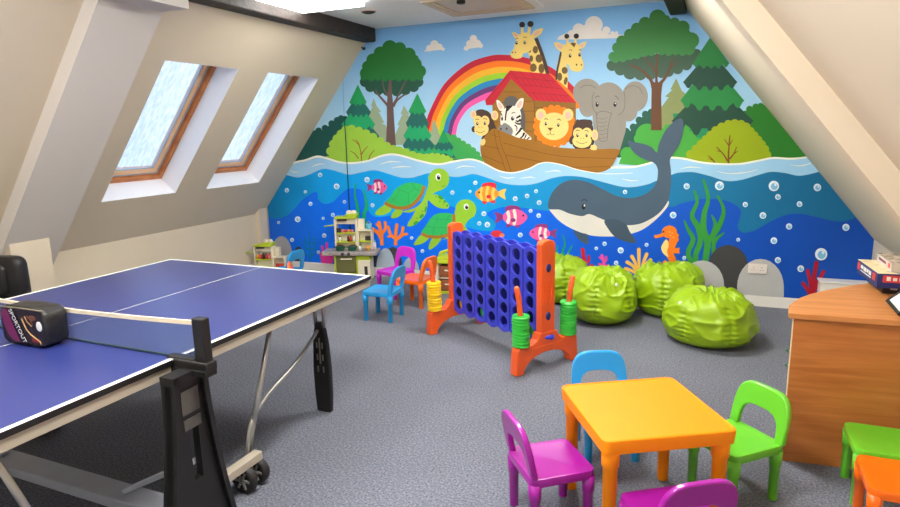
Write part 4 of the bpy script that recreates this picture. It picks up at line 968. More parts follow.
b = MB(); b.tube([(-.12, -D_-.001, .151), (.0, -D_-.002, .1535), (.12, -D_-.001, .151)], .0028, mat('zip_grey', (120, 108, 88), .4, .2, 200)); b.build('zip', t)

# ------------------------------------------------------------------ black office chair behind the table
t = thing('office_chair', 'black padded office chair behind the table tennis table by the left wall', 'chair', (-4.33, 2.27, 0), radians(20))
M_lea = mat('black_leather', (30, 29, 31), 0.32, 0.1, 20, 0.12, 60)
def cushion(mb, x0, x1, y0, y1, z0, z1, m, p=.35, nu=28, nv=14):
    c = Vector(((x0+x1)/2, (y0+y1)/2, (z0+z1)/2)); h = ((x1-x0)/2, (y1-y0)/2, (z1-z0)/2); rs = []
    pw = lambda v: math.copysign(abs(v)**p, v)
    for j in range(1, nv):
        th = -pi/2+pi*j/nv
        rs.append([c+Vector((h[0]*pw(cos(th))*pw(cos(2*pi*i/nu)), h[1]*pw(cos(th))*pw(sin(2*pi*i/nu)), h[2]*pw(sin(th)))) for i in range(nu)])
    mb.rings(rs, m)
b = MB(); cushion(b, -.25, .25, -.25, .25, .42, .52, M_lea); b.build('seat', t)
b = MB(); cushion(b, -.24, .24, .2, .30, .48, .80, M_lea, .3); bk = b.build('backrest', t)
b = MB(); cushion(b, -.15, .15, .175, .24, .53, .76, M_lea, .4); b.build('back_pad', bk)
b = MB(); b.tube([(0, 0, .06), (0, 0, .43)], .028, M_black, 14); b.build('gas_column', t)
for k in range(5):
    a = 2*pi*k/5
    b = MB(); b.tube([(0, 0, .10), (.27*cos(a), .27*sin(a), .062)], [.026, .016], M_black); lg = b.build('leg', t)
    b = MB(); b.ell((.27*cos(a), .27*sin(a), .028), (.028, .028, .028), M_black, 14, 8); b.build('castor', lg)

# ------------------------------------------------------------------ small plastic chairs and the yellow table
def make_chair(name, m):
    t = thing(name, None, None)
    b = MB(); s = .136
    q = []
    for cx, cy, a0 in ((s-.03, s-.03, 0), (-s+.03, s-.03, 90), (-s+.03, -s+.03, 180), (s-.03, -s+.03, 270)):
        q += [(cx+.03*cos(radians(a0+k*22.5)), cy+.03*sin(radians(a0+k*22.5))) for k in range(5)]
    n = len(q); ring = lambda k, z: [(x*k, y*k, z) for x, y in q]
    b.rings([ring(.985, .218), ring(1, .226), ring(1, .246), ring(.985, .253), ring(.93, .254), ring(.80, .2495)], m)
    b.build('seat', t, 0, 2, 50)
    for sx in (-1, 1):
        for sy in (-1, 1):
            b = MB(); b.lathe([(.0165, 0.0), (.0185, .004), (.0205, .155), (.0245, .158), (.0258, .228)], m, 18, (sx*.112, sy*.112, 0)); b.build('leg', t)
    # arched back with an opening
    b = MB(); N_ = 26; hw, hh, iw, ih, z0 = .140, .205, .097, .112, .25
    def arch(w_, h_, p):
        o = []
        for i in range(N_+1):
            a = pi*i/N_; c_, s_ = cos(a), sin(a)
            o.append((w_*math.copysign(abs(c_)**p, c_), h_*abs(s_)**p))
        return o
    oa, ia = arch(hw, hh, .5), arch(iw, ih, .6)
    lean = lambda z: -.119-.20*z-.0
    vs = []
    for (lst) in (oa, ia):
        for d in (-.0125, .0125):
            for y, z in lst: vs.append((lean(z)+d, y, z0+z))
    n = N_+1; fs = []
    for i in range(N_):
        j = i+1
        fs += [(i, j, 2*n+j, 2*n+i), (n+i, 3*n+i, 3*n+j, n+j), (i, n+i, n+j, j), (2*n+i, 2*n+j, 3*n+j, 3*n+i)]
    fs += [(0, 2*n, 3*n, n), (n-1, 2*n-1, 4*n-1, 3*n-1)]
    b.add(vs, fs, m); b.build('backrest', t, 0.007, 3, 40)
    return t
CH = {}
GRP_N, GRP_F, GRP_R = 'small plastic chairs round the yellow table', 'small plastic chairs behind the table tennis table and game', 'small plastic chairs by the desk'
def chair(m, x, y, deg, label, group):
    k = m.name
    if k not in CH: o = CH[k] = make_chair('child_chair', m)
    else: o = copy_tree(CH[k])
    o.location = (x, y, 0); o.rotation_euler = (0, 0, radians(deg)); tag(o, label, 'chair', group)
    return o
chair(P_blue, -.419, 2.85, -65, 'sky blue plastic child chair at the far side of the yellow table', GRP_N)
chair(P_purple, -.543, 2.24, 38, 'purple plastic child chair seen side on at the left of the yellow table', GRP_N)
chair(P_purple, -.068, 2.055, 124, 'purple plastic child chair at the near side of the yellow table, its back nearest us', GRP_N)
chair(P_green, .142, 2.69, 224, 'leaf green plastic child chair with glossy arched back at the right of the yellow table', GRP_N)
chair(P_blue, -2.527, 4.44, 183, 'sky blue plastic child chair between the table tennis corner and the giant game', GRP_F)
chair(P_orange, -2.45, 4.91, 176, 'orange plastic child chair close beside the stack of yellow rings', GRP_F)
chair(P_magenta, -2.78, 5.135, -111, 'bright magenta plastic child chair behind the blue one near the toy kitchen', GRP_F)
chair(P_blue, -3.83, 4.80, 182, 'sky blue plastic child chair showing just above the table tennis table', GRP_F)
chair(P_orange, -3.245, 4.39, 34, 'orange plastic child chair mostly hidden behind the table tennis table', GRP_F)
chair(P_green, .722, 2.875, 180, 'leaf green plastic child chair against the desk front at the right edge', GRP_R)
chair(P_orange, .715, 2.572, 180, 'orange plastic child chair in the bottom right corner, in front of a green one', GRP_R)

t = thing('play_table', 'square yellow plastic play table with rounded corners and four chunky legs', 'table', (-.213, 2.393, 0), radians(30.5))
b = MB(); s = .256; q = []
for cx, cy, a0 in ((s-.03, s-.03, 0), (-s+.03, s-.03, 90), (-s+.03, -s+.03, 180), (s-.03, -s+.03, 270)):
    q += [(cx+.03*cos(radians(a0+k*18)), cy+.03*sin(radians(a0+k*18))) for k in range(6)]
ring = lambda k, z: [(x*k, y*k, z) for x, y in q]
b.rings([ring(.97, .412), ring(.985, .412), ring(1, .455), ring(.995, .464), ring(.975, .468), ring(.962, .468), ring(.950, .464)], P_yellow)
b.build('table_top', t, 0, 2, 40)
for sx in (-1, 1):
    for sy in (-1, 1):
        b = MB(); b.lathe([(.021, 0.0), (.0235, .005), (.027, .345), (.032, .35), (.034, .43)], P_yellow, 20, (sx*.212, sy*.212, 0)); b.build('leg', t)

# ------------------------------------------------------------------ giant four-in-a-row game
G = thing('giant_grid_game', 'giant blue four-in-a-row game grid on orange stands', 'game', (-1.399, 4.10, 0), -radians(33.2))
NC, NR, PX_, PZ_, RH, BZ0 = 7, 6, .139, .1005, .0415, .165
x0b = -NC*PX_/2
def grid_plate(mb, y0, y1, m):
    nseg = 28
    for c in range(NC):
        xc = x0b+(c+.5)*PX_; hw = PX_/2-.006
        for r in range(NR):
            zc = BZ0+.012+(r+.5)*PZ_; zt, zb = PZ_/2, -PZ_/2
            inner, outer_ = [], []
            for i in range(nseg):
                a = 2*pi*i/nseg; c_, s_ = cos(a), sin(a); k = 1/max(abs(c_)/hw, abs(s_)/(PZ_/2)); ox, oz = c_*k, s_*k
                if r == NR-1 and oz > PZ_/2-1e-6: oz += .022*cos(pi*ox/(PX_))**1
                if r == 0 and oz < -PZ_/2+1e-6: oz -= .026*cos(pi*ox/(PX_))**1
                inner.append((xc+RH*c_, zc+RH*s_)); outer_.append((xc+ox, zc+oz))
            vs = [(x, y0, z) for x, z in inner]+[(x, y0, z) for x, z in outer_]+[(x, y1, z) for x, z in inner]+[(x, y1, z) for x, z in outer_]
            fs = []
            for i in range(nseg):
                j = (i+1) % nseg
                fs += [(i, j, nseg+j, nseg+i), (2*nseg+i, 3*nseg+i, 3*nseg+j, 2*nseg+j), (i, 2*nseg+i, 2*nseg+j, j), (nseg+i, nseg+j, 3*nseg+j, 3*nseg+i)]
            mb.add(vs, fs, m)
    for c in range(1, NC):
        x = x0b+c*PX_
        for r in range(NR+1):
            z = BZ0+.012+r*PZ_; h = .004 if 0 < r < NR else .01
            mb.box(x-.0065, x+.0065, y0+.003, y1-.003, z-h, z+h, m)
b = MB(); grid_plate(b, -.05, -.034, P_c4blue); b.build('front_grid', G, 0.002, 1)
b = MB(); grid_plate(b, .034, .05, P_c4blue); b.build('rear_grid', G, 0.002, 1)
b = MB()
for c in range(NC+1):
    x = x0b+c*PX_; b.box(x-.004, x+.004, -.034, .034, BZ0+.012, BZ0+.012+NR*PZ_-.006, P_c4dark)
b.build('channel_dividers', G)
b = MB(); b.box(x0b, -x0b, -.034, .034, BZ0-.002, BZ0+.012, P_c4blue); b.build('release_bar', G)
for s in (-1, 1):
    xs = s*(-x0b+.029)
    b = MB(); b.prism([(-.058, .20), (.058, .20), (.058, .83), (.044, .850), (0, .857), (-.044, .850), (-.058, .83)], xs-.027, xs+.027, 'yz', P_c4orange); po = b.build('post', G, 0.012, 3)
    b = MB()
    for y in (-.03, 0, .03): b.box(*sorted((xs+s*.024, xs+s*.0325)), y-.006, y+.006, .44, .60, P_c4orange)
    b.build('rib', po, 0.003)
    b = MB()
    for z in (.675, .355):
        b.lathe([(.0, 0), (.021, 0), (.021, .004), (.0, .004)], P_c4dark, 18, M=Matrix.Translation((xs+s*.026, 0, z)) @ Matrix.Scale(1.35, 4, (0, 0, 1)) @ Matrix.Rotation(s*pi/2, 4, 'Y'))
    b.build('keyhole', po)
    b = MB(); b.ell((xs+s*.04, -.012, .215), (.012, .024, .014), P_c4blue, 12, 8); b.ell((xs+s*.046, .018, .213), (.012, .020, .02), P_c4blue, 12, 8); b.build('bolt', po)
    pr = [(-.272, 0), (-.208, 0)]
    pr += [(-.208*cos(pi*i/12), .118*sin(pi*i/12)) for i in range(1, 12)]
    pr += [(.208, 0), (.272, 0), (.262, .168), (.245, .182), (.13, .186), (.095, .21), (.075, .25), (-.075, .25), (-.095, .21), (-.13, .186), (-.245, .182), (-.262, .168)]
    b = MB(); b.prism(pr, xs-.033, xs+.033, 'yz', P_c4orange); std = b.build('stand', G, 0.012, 3)
    b = MB(); b.box(*sorted((xs+s*.031, xs+s*.0355)), -.13, .13, .137, .165, P_c4orange); b.build('raised_panel', std, 0.003)
    for e in (-1, 1):
        b = MB(); b.tube([(xs, e*.205, .17), (xs, e*.21, .36), (xs, e*.225, .50), (xs, e*.243, .575), (xs, e*.246, .585)], [.018, .018, .018, .018, .01], P_c4orange, 14); b.build('ring_pole', G)
Gm = Matrix.Translation(G.location) @ Matrix.Rotation(-radians(33.2), 4, 'Z')
def disc(c, r, m, label, group):
    b = MB(); Rm = Matrix.Rotation(pi/2, 4, 'X')
    b.lathe([(.036, -.011), (.0475, -.011), (.0475, .011), (.036, .011)], m, 28, M=Rm); b.lathe([(.012, -.007), (.037, -.007), (.037, .007), (.012, .007)], m, 28, M=Rm)
    o = b.build('game_disc'); o.location = Gm @ Vector((x0b+(c+.5)*PX_, 0, BZ0+.0125+.0475+(r+0)*PZ_)); o.rotation_euler = (0, 0, -radians(33.2)); tag(o, label, 'disc', group)
disc(0, 0, P_ringy, 'yellow disc at the bottom of the first column of the giant blue game', 'discs dropped in the game grid')
disc(2, 0, P_ringg, 'green disc at the bottom of the third column of the giant blue game', 'discs dropped in the game grid')
disc(6, 0, P_ringg, 'green disc at the bottom of the last column, behind the front green rings', 'discs dropped in the game grid')
ORD = ['topmost', 'second from the top', 'third from the top', 'fourth from the top', 'fifth from the top', 'sixth from the top', 'seventh from the top', 'eighth from the top', 'ninth from the top', 'tenth from the top', 'lowest']
RINGS = {}
def ring_stack(s, e, m, where, group, n=11):
    xs = s*(-x0b+.029)
    if m.name not in RINGS:
        b = MB(); prof = [(.022, -.0102), (.052, -.0102), (.057, -.006), (.057, .003), (.052, .0065), (.052, .0102), (.022, .0102)]
        k = 30; rs = [[(r*cos(2*pi*i/k), r*sin(2*pi*i/k), z) for i in range(k)] for r, z in prof]
        b.rings(rs, m, False, True, True); o0 = b.build('game_ring', None, 0, 2, 35); RINGS[m.name] = o0; first = True
    else: o0 = RINGS[m.name]; first = False
    for i in range(n):
        o = o0 if (first and i == 0) else o0.copy()
        if not (first and i == 0): COL.objects.link(o)
        z = .187+.0104+i*.0207; yy = e*(.205+.005*min(1, (z-.17)/.19))
        o.location = Gm @ Vector((xs+.002*sin(i*2.3), yy, z)); o.rotation_euler = (0, 0, i*.7)
        tag(o, '%s %s' % (where, ORD[n-1-i] if i else ORD[-1]), 'ring', group)
ring_stack(1, -1, P_ringg, 'green game ring on the near right pole,', 'green rings on the near right pole', 10)
ring_stack(1, 1, P_ringg, 'green game ring on the far right pole by the bean bags,', 'green rings on the far right pole', 11)
ring_stack(-1, -1, P_ringy, 'yellow game ring on the left pole,', 'yellow rings on the left pole', 11)

# ------------------------------------------------------------------ bean bags
M_bean = mat('lime_nylon', (144, 178, 14), 0.4, 0.05, 5.0, 0.12, 26, 0, 0.5)
M_tagw = mat('label_white', (214, 220, 200), 0.5)
def beanbag(x, y, R, H, seed, deg, label, squash=1.0, neck=(.25, .1), tagp=None):
    t = thing('bean_bag', label, 'bean bag', (x, y, 0), radians(deg), 'lime bean bags by the mural')
    nu, nv = 150, 84; rs = []
    ridge = lambda v: 1-min(1, abs(noise.noise(v))*2.6)
    for j in range(1, nv):
        th = pi*j/nv; row = []
        for i in range(nu):
            a = 2*pi*i/nu
            st = sin(th); cz = -cos(th)
            f = .5+.5*math.copysign(abs(cz)**.84, cz); z = H*f
            r = R*abs(st)**.52*(1-.26*max(0, f-.32)**1.25)
            px, py = r*cos(a), r*sin(a)*squash
            dx, dy = px-neck[0]*R, py-neck[1]*R; dist = math.hypot(dx, dy)/R; ang = math.atan2(dy, dx)
            up_ = max(0, min(1, (f-.45)/.3))
            # cloth gathered towards the closure: radial creases that fade outwards
            cr = ridge(Vector((cos(ang)*2.3+seed, sin(ang)*2.3, dist*.8)))**2
            c2 = ridge(Vector((cos(ang)*4.6+seed*2, sin(ang)*4.6, dist*1.3+seed)))**2
            gz = up_*math.exp(-(dist/.75)**2)*(cr*.040+c2*.020-.024)
            sink = up_*math.exp(-(dist/.22)**2)*H*.16
            lump = noise.noise(Vector((px*4.2+seed, py*4.2, z*4.2)))*.040+noise.noise(Vector((px*9, py*9+seed, z*10)))*.014
            sd = ridge(Vector((a*1.6+seed, f*4.2, seed)))**3*.016
            se = 0
            for k in range(6):
                d = (a-k*pi/3-.3+pi) % (2*pi)-pi
                e = math.exp(-(d/.05)**2); w2 = math.exp(-(d/.16)**2)
                se += -e*.016+w2*.008*sin(f*70+k*2)*min(1, f*4)
            mid_ = min(1, f*5)*min(1, (1-f)*6)
            k2 = 1+(lump*.9+sd+se)*mid_/R*.9
            zz = z+gz-sink+lump*.9*up_+sd*up_
            row.append((px*k2, py*k2, max(0.0, zz)))
        rs.append(row)
    b = MB(); b.rings(rs, M_bean); bd = b.build('cover', t)
    if tagp:
        a, f = tagp; best = min((v for v in bd.data.vertices), key=lambda v: (math.atan2(v.co.y, v.co.x)-a)**2*.3+((v.co.z/H)-f)**2)
        nrm = best.normal; b = MB(); Mq = Matrix.Translation(best.co+nrm*.001) @ nrm.to_track_quat('Z', 'Y').to_matrix().to_4x4()
        b.lathe([(.013, -.004), (.014, .002), (.008, .004)], M_tagw, 16, M=Mq); b.build('care_label', t)
    return t
beanbag(-1.26, 5.47, .28, .42, 2.0, 40, 'lime green bean bag half hidden behind the giant game, nearest its orange post')
beanbag(-.79, 4.98, .29, .43, 5.3, 10, 'wrinkled lime green bean bag right behind the far green rings, under the red coral', 1.0, (.2, -.25), (-1.1, .8))
beanbag(-.30, 5.36, .31, .43, 9.1, 70, 'lime green bean bag furthest back, under the seahorse', .95, (.0, .3), None)
beanbag(.02, 4.71, .325, .375, 13.7, -20, 'squat lime green bean bag in front, nearest the socket and desk', 1.0, (.1, .15), (-2.0, .86))

# ------------------------------------------------------------------ toy kitchens
K_cream = mat('toy_cream', (232, 222, 196), 0.45, 0.02); K_lime = mat('toy_lime', (186, 206, 44), 0.45, 0.03)
K_stone = mat('toy_stone', (158, 150, 146), 0.5, 0.22, 40); K_olive = mat('toy_oven_olive', (104, 104, 58), 0.4, 0.05)
K_dark = mat('toy_dark', (52, 46, 42), 0.5); K_green = mat('toy_pot_green', (22, 92, 70), 0.4); K_aqua = mat('toy_aqua', (110, 190, 216), 0.4)
K_red = mat('toy_red', (204, 62, 44), 0.4); K_pink = mat('toy_pink', (224, 130, 130), 0.5); K_amber = mat('toy_amber', (224, 158, 52), 0.5); K_wht = mat('toy_white', (236, 234, 228), 0.4)
def kitchen_upper(t, z):
    """cream back panel with a window, lime shelves, a lower side tower and a lime canopy"""
    b = MB(); w = .13                                  # main bay x -.21..0.05
    b.box(-.21, -.185, .06, .16, z, z+.36, K_cream); b.box(.035, .06, .06, .16, z, z+.36, K_cream)
    b.box(-.185, .035, .10, .115, z, z+.20, K_cream); b.box(-.185, .035, .08, .13, z+.295, z+.36, K_cream)
    bp = b.build('back_panel', t, 0.004)
    for zz in (z+.085, z+.19):
        b = MB(); b.box(-.186, .036, .03, .105, zz, zz+.012, K_lime); b.build('shelf', t, 0.003)
    b = MB(); b.box(-.2, .05, .045, .17, z+.36, z+.385, K_lime); b.box(-.07, .06, .05, .165, z+.385, z+.415, K_lime)
    for x in (-.035, .02): b.lathe([(.032, 0), (.034, .02), (.02, .04)], K_cream, 16, (x, .1, z+.413))
    b.build('canopy', t, 0.005)
    b = MB(); b.box(-.17, -.06, .05, .08, z+.335, z+.352, K_dark); b.build('extractor_slot', t)
    b = MB(); b.box(.06, .075, .05, .16, z, z+.23, K_cream); b.box(.215, .23, .05, .16, z, z+.23, K_cream); b.box(.06, .23, .14, .16, z, z+.23, K_cream); b.box(.06, .23, .05, .16, z+.215, z+.232, K_cream); b.build('side_tower', t, 0.004)
    b = MB(); b.box(.075, .215, .05, .14, z+.09, z+.102, K_lime); b.build('shelf', t, 0.003)
    b = MB(); b.box(.0605, .135, .10, .15, z+.2325, z+.35, K_cream); b.build('upright', t, 0.006)
    b = MB(); b.tube([(-.21, .09, z+.285), (-.33, .075, z+.272)], .008, K_lime, 10); b.build('towel_rail', t)
def kitchen_base(t, h):
    b = MB(); b.box(-.20, -.18, -.05, .15, 0, h, K_lime); b.box(.055, .075, -.05, .15, 0, h, K_lime); b.box(-.18, .055, .12, .14, .02, h, K_cream); b.box(-.18, .055, -.04, .12, .02, .06, K_cream); b.box(-.18, .055, -.048, .12, .072, .088, K_lime); b.build('base_frame', t, 0.004)
    b = MB(); b.box(-.178, .053, -.052, -.03, .095, h-.012, K_olive); od = b.build('oven_door', t, 0.006)
    b = MB(); b.box(-.12, .01, -.072, -.058, h-.05, h-.034, K_cream); b.box(-.115, -.1, -.06, -.05, h-.05, h-.034, K_cream); b.box(-.01, .005, -.06, -.05, h-.05, h-.034, K_cream); b.build('handle', od, 0.003)
    b = MB(); b.box(.075, .215, -.05, .15, 0, h-.06, K_cream); b.box(.075, .215, -.045, .15, h-.06, h, K_lime); cu = b.build('cupboard', t, 0.004)
    b = MB(); b.box(.15, .185, -.056, -.048, .06, .17, K_dark); b.build('cupboard_handle', cu)
    b = MB(); b.box(-.335, .30, -.085, .17, h, h+.045, K_stone); ct = b.build('counter', t, 0.008)
    for x in (-.09, -.015):
        b = MB(); b.lathe([(.018, 0), (.018, .012), (.012, .016)], K_dark, 16, M=Matrix.Translation((x, -.084, h+.022)) @ Matrix.Rotation(pi/2, 4, 'X')); b.build('knob', ct)
KR = thing('toy_kitchen', 'tall toy kitchen with grey counter standing against the mural', 'toy kitchen', (-3.52, 5.55, 0), radians(18)); KR.scale = (.93, .93, .93)
kitchen_base(KR, .30); kitchen_upper(KR, .345)
KL = thing('toy_kitchen', 'low toy kitchen unit in the left corner, showing above the table tennis table', 'toy kitchen', (-4.57, 5.43, 0), radians(10)); KL.scale = (.88, .88, .88)
kitchen_upper(KL, .0)
def on(root, x, y, z):
    return Matrix.Translation(root.location) @ Matrix.Rotation(root.rotation_euler.z, 4, 'Z') @ (Vector((x, y, z))*root.scale.x)
def put(mb, root, x, y, z, name, label, cat, group, parts=None):
    o = mb.build(name); o.location = on(root, x, y, z+.0005); o.rotation_euler = (0, 0, root.rotation_euler.z); return tag(o, label, cat, group)
def bottle(m, mc, h, r):
    b = MB(); b.lathe([(r, 0), (r, h*.68), (r*.55, h*.78), (r*.55, h*.84)], m, 14); b.lathe([(r*.62, h*.83), (r*.62, h)], mc, 12); return b
def tin(m, w, d, h):
    b = MB(); b.box(-w, w, -d, d, 0, h, m); return b
def pot(root, x, y, z, label):
    t = thing('toy_pot', label, 'toy pot', on(root, x, y, z+.0005), root.rotation_euler.z, 'green toy pots on the tall toy kitchen')
    b = MB(); b.lathe([(.036, 0), (.045, .006), (.047, .045), (.049, .05), (.042, .05), (.038, .01)], K_green, 22); b.build('body', t)
    b = MB(); b.lathe([(.044, .048), (.03, .058), (.006, .062)], K_dark, 20); b.lathe([(.006, .06), (.011, .072), (.006, .076)], K_amber, 10); b.build('lid', t)
    b = MB(); b.tube([(-.047, 0, .035), (-.068, 0, .038), (-.047, 0, .042)], .004, K_green, 8); b.tube([(.047, 0, .035), (.068, 0, .038), (.047, 0, .042)], .004, K_green, 8); b.build('handle', t)
pot(KR, -.135, .0, .345, 'dark green toy pot on the left of the kitchen counter'); pot(KR, .008, .0, .345, 'dark green toy pot on the right, beside the first pot on the counter')
gk = 'play food on the tall toy kitchen'
zs = .345+.19+.012
put(tin(K_dark, .024, .015, .045), KR, -.155, .065, zs, 'toy_box', 'small dark toy box at the left of the upper kitchen shelf', 'toy box', gk)
for k, (m_, nm) in enumerate(((K_pink, 'pink'), (K_red, 'red'), (K_amber, 'amber'), (K_pink, 'pink'))):
    lab = ['pink toy tin next to the dark box on the upper kitchen shelf', 'red toy tin on the upper kitchen shelf', 'amber toy tin on the upper kitchen shelf', 'pink toy tin at the right end of the upper kitchen shelf'][k]
    b = MB(); b.lathe([(.015, 0), (.015, .03)], m_, 14); put(b, KR, -.11+k*.036, .065, zs, 'toy_tin', lab, 'toy tin', gk)
zs = .345+.085+.012
put(bottle(K_wht, K_dark, .06, .014), KR, -.15, .065, zs, 'toy_bottle', 'white toy bottle with dark cap at the left of the lower kitchen shelf', 'toy bottle', gk)
put(bottle(K_dark, K_red, .062, .014), KR, -.05, .065, zs, 'toy_bottle', 'dark toy bottle with red cap on the lower kitchen shelf', 'toy bottle', gk)
put(bottle(K_red, K_dark, .06, .014), KR, -.02, .065, zs, 'toy_bottle', 'red toy bottle in the middle of the lower kitchen shelf', 'toy bottle', gk)
put(bottle(K_wht, K_wht, .06, .014), KR, .015, .065, zs, 'toy_bottle', 'all white toy bottle at the right of the lower kitchen shelf', 'toy bottle', gk)
put(tin(K_dark, .028, .02, .045), KR, .175, .09, .345+.102, 'toy_box', 'dark toy box in the side tower of the tall toy kitchen', 'toy box', gk)
put(bottle(K_wht, K_dark, .06, .014), KR, .095, .02, .345, 'toy_bottle', 'white toy bottle with dark cap on the counter below the side tower', 'toy bottle', gk)
b = MB(); b.lathe([(.016, 0), (.02, .05), (.017, .05), (.014, .004)], K_amber, 16); put(b, KR, .19, .0, .345, 'toy_cup', 'amber toy cup on the kitchen counter', 'toy cup', gk)
put(bottle(K_wht, K_aqua, .10, .016), KR, .255, .07, .345, 'toy_bottle', 'tall white toy bottle at the right end of the counter', 'toy bottle', gk)
b = MB(); b.lathe([(.028, 0), (.034, .055), (.031, .055), (.026, .004)], K_aqua, 18); b.tube([(-.033, 0, .053), (0, 0, .085), (.033, 0, .053)], .003, K_lime, 8); put(b, KR, .19, .1, .345+.2345, 'toy_bucket', 'pale blue toy bucket on top of the side tower', 'toy bucket', gk)
gl = 'play food on the low toy kitchen'
for k, (m_, mc) in enumerate(((K_amber, K_wht), (K_red, K_wht), (K_dark, K_dark), (K_red, K_dark), (K_pink, K_red))):
    lab = ['amber toy jar at the left of the row in the low toy kitchen', 'red toy jar with white lid in the low toy kitchen row', 'dark toy jar in the middle of the low toy kitchen row', 'red toy jar with dark lid in the low toy kitchen row', 'pink toy jar with red lid at the right of the low toy kitchen row'][k]
    put(bottle(m_, mc, .062, .017), KL, -.155+k*.042, .065, .19+.012, 'toy_jar', lab, 'toy jar', gl)
put(tin(K_red, .05, .02, .03), KL, .145, .09, .102, 'toy_box', 'red toy box in the side tower of the low toy kitchen', 'toy box', gl)
# third toy unit, half hidden by the game
t = thing('toy_stall', 'lime and brown wooden toy counter half hidden behind the left orange post of the game', 'toy', (-2.23, 5.44, 0), radians(5))
M_box = mat('crate_brown', (140, 84, 50), 0.5, 0.1)
b = MB(); b.box(-.21, -.19, -.1, .12, 0, .30, K_cream); b.box(.19, .21, -.1, .12, 0, .30, K_cream); b.box(-.19, .19, .1, .12, 0, .30, K_cream); b.box(-.21, .21, -.11, .12, 0.0, .025, K_lime); b.box(-.19, .19, -.1, .1, .15, .162, K_cream); b.build('body', t, 0.004)
for z in (.03, .166):
    for x in (-.095, .095):
        b = MB(); b.box(x-.085, x+.085, -.105, .08, z, z+.105, M_box); b.box(x-.03, x+.03, -.112, -.104, z+.06, z+.075, K_cream); b.build('drawer', t, 0.004)
b = MB(); b.box(-.22, .22, -.115, .125, .30, .335, K_lime); b.box(-.2, .2, -.1, .11, .335, .36, K_lime); b.build('worktop', t, 0.008)
b = MB(); b.tube([(-.215, 0, .33), (-.19, 0, .385), (-.12, 0, .41), (-.05, 0, .42)], [.018, .018, .016, .014], K_lime, 12); b.build('arched_handle', t)

# ------------------------------------------------------------------ round-ended desk and what stands on it
t = thing('desk', 'beech desk with a rounded end and plain front panel by the right wall', 'desk', (.352, 3.05, 0), radians(5.5))
def dloc(x, y):
    c_, s_ = cos(-radians(5.5)), sin(-radians(5.5)); x -= .352; y -= 3.05
    return (x*c_-y*s_, x*s_+y*c_)
op = [dloc(*p) for p in ((1.02, 3.07), (.342, 3.03), (.345, 3.10), (.355, 3.174), (.377, 3.236), (.418, 3.335), (.468, 3.42), (.535, 3.51), (.631, 3.62), (.71, 3.70), (.80, 3.775), (.92, 3.85), (1.08, 3.89))]
b = MB(); b.prism(op, .695, .72, 'xy', M_desktop); b.build('desk_top', t, 0.003)
b = MB(); b.box(.012, .66, -.006, .014, .0, .695, M_desk); fp = b.build('front_panel', t, 0.001)
b = MB(); b.box(.0105, .0125, -.006, .014, 0, .695, mat('edge_strip', (214, 186, 150), .5))
b.build('edge_strip', fp)
b = MB(); b.box(.50, .52, .02, .66, 0, .695, M_desk); b.build('side_panel', t, 0.001)
b = MB()
for z in (.46, .53): b.ell((.006, .03, z), (.008, .008, .008), mat('screw_green', (60, 110, 80), .4), 10, 6); b.tube([(.006, .03, z), (.02, .016, z)], .003, M_steel, 6)
b.build('fixing', t)
ga = radians(4)
def game_box(x, y, z, w, d, h, rz, label, m_side, m_top, extra=None):
    t = thing('board_game', label, 'board game', (x, y, z), rz, 'board games stacked on the desk')
    b = MB(); b.box(0, w, 0, d, 0, h*.45, m_side); b.build('box_base', t, 0.001)
    b = MB(); b.box(-.002, w+.002, -.002, d+.002, h*.25, h-.0006, m_side); b.box(-.002, w+.002, -.002, d+.002, h-.0006, h, m_top); lid = b.build('lid', t, 0.0008)
    if extra: extra(lid, w, d, h)
    return t
C_navy = mat('card_navy', (36, 46, 110), 0.45, 0.08, 30); C_cream = mat('card_cream', (222, 204, 160), 0.5, 0.1, 20); C_blk = mat('card_black', (34, 32, 34), 0.45, 0.15, 40); C_red = mat('card_red', (206, 58, 56), 0.45, 0.05)
def art_mat(name, stops, sc):
    M = bpy.data.materials.new(name); M.use_nodes = True; N = M.node_tree.nodes; L = M.node_tree.links
    tc = N.new('ShaderNodeTexCoord'); nz = N.new('ShaderNodeTexNoise'); nz.inputs['Scale'].default_value = sc; nz.inputs['Detail'].default_value = 4
    L.new(tc.outputs['Object'], nz.inputs[0]); rp = N.new('ShaderNodeValToRGB'); el = rp.color_ramp.elements
    while len(el) < len(stops): el.new(.5)
    for e, (p, c) in zip(el, stops): e.position = p; e.color = rgb(c)
    L.new(nz.outputs[0], rp.inputs[0]); L.new(rp.outputs[0], N['Principled BSDF'].inputs[0]); N['Principled BSDF'].inputs['Roughness'].default_value = .4
    return M
C_art = art_mat('box_art_grey', [(.3, (66, 54, 50)), (.48, (150, 136, 122)), (.6, (206, 196, 180)), (.75, (110, 92, 80))], 22)
C_top = art_mat('box_art_cream', [(.3, (70, 90, 150)), (.45, (226, 210, 166)), (.62, (226, 210, 166)), (.75, (214, 150, 110))], 14)
C_grey = mat('card_grey_white', (206, 198, 186), 0.5, 0.06, 40)
def ex_black(lid, w, d, h):
    b = MB()
    for k in range(4): b.box(.03+k*.05, .06+k*.05, -.0035, -.0018, h*.5, h*.8, K_wht)
    b.build('print', lid)
game_box(.795, 3.545, .7205, .25, .24, .038, ga, 'black board game box at the bottom of the stack on the desk', C_blk, C_blk, ex_black)
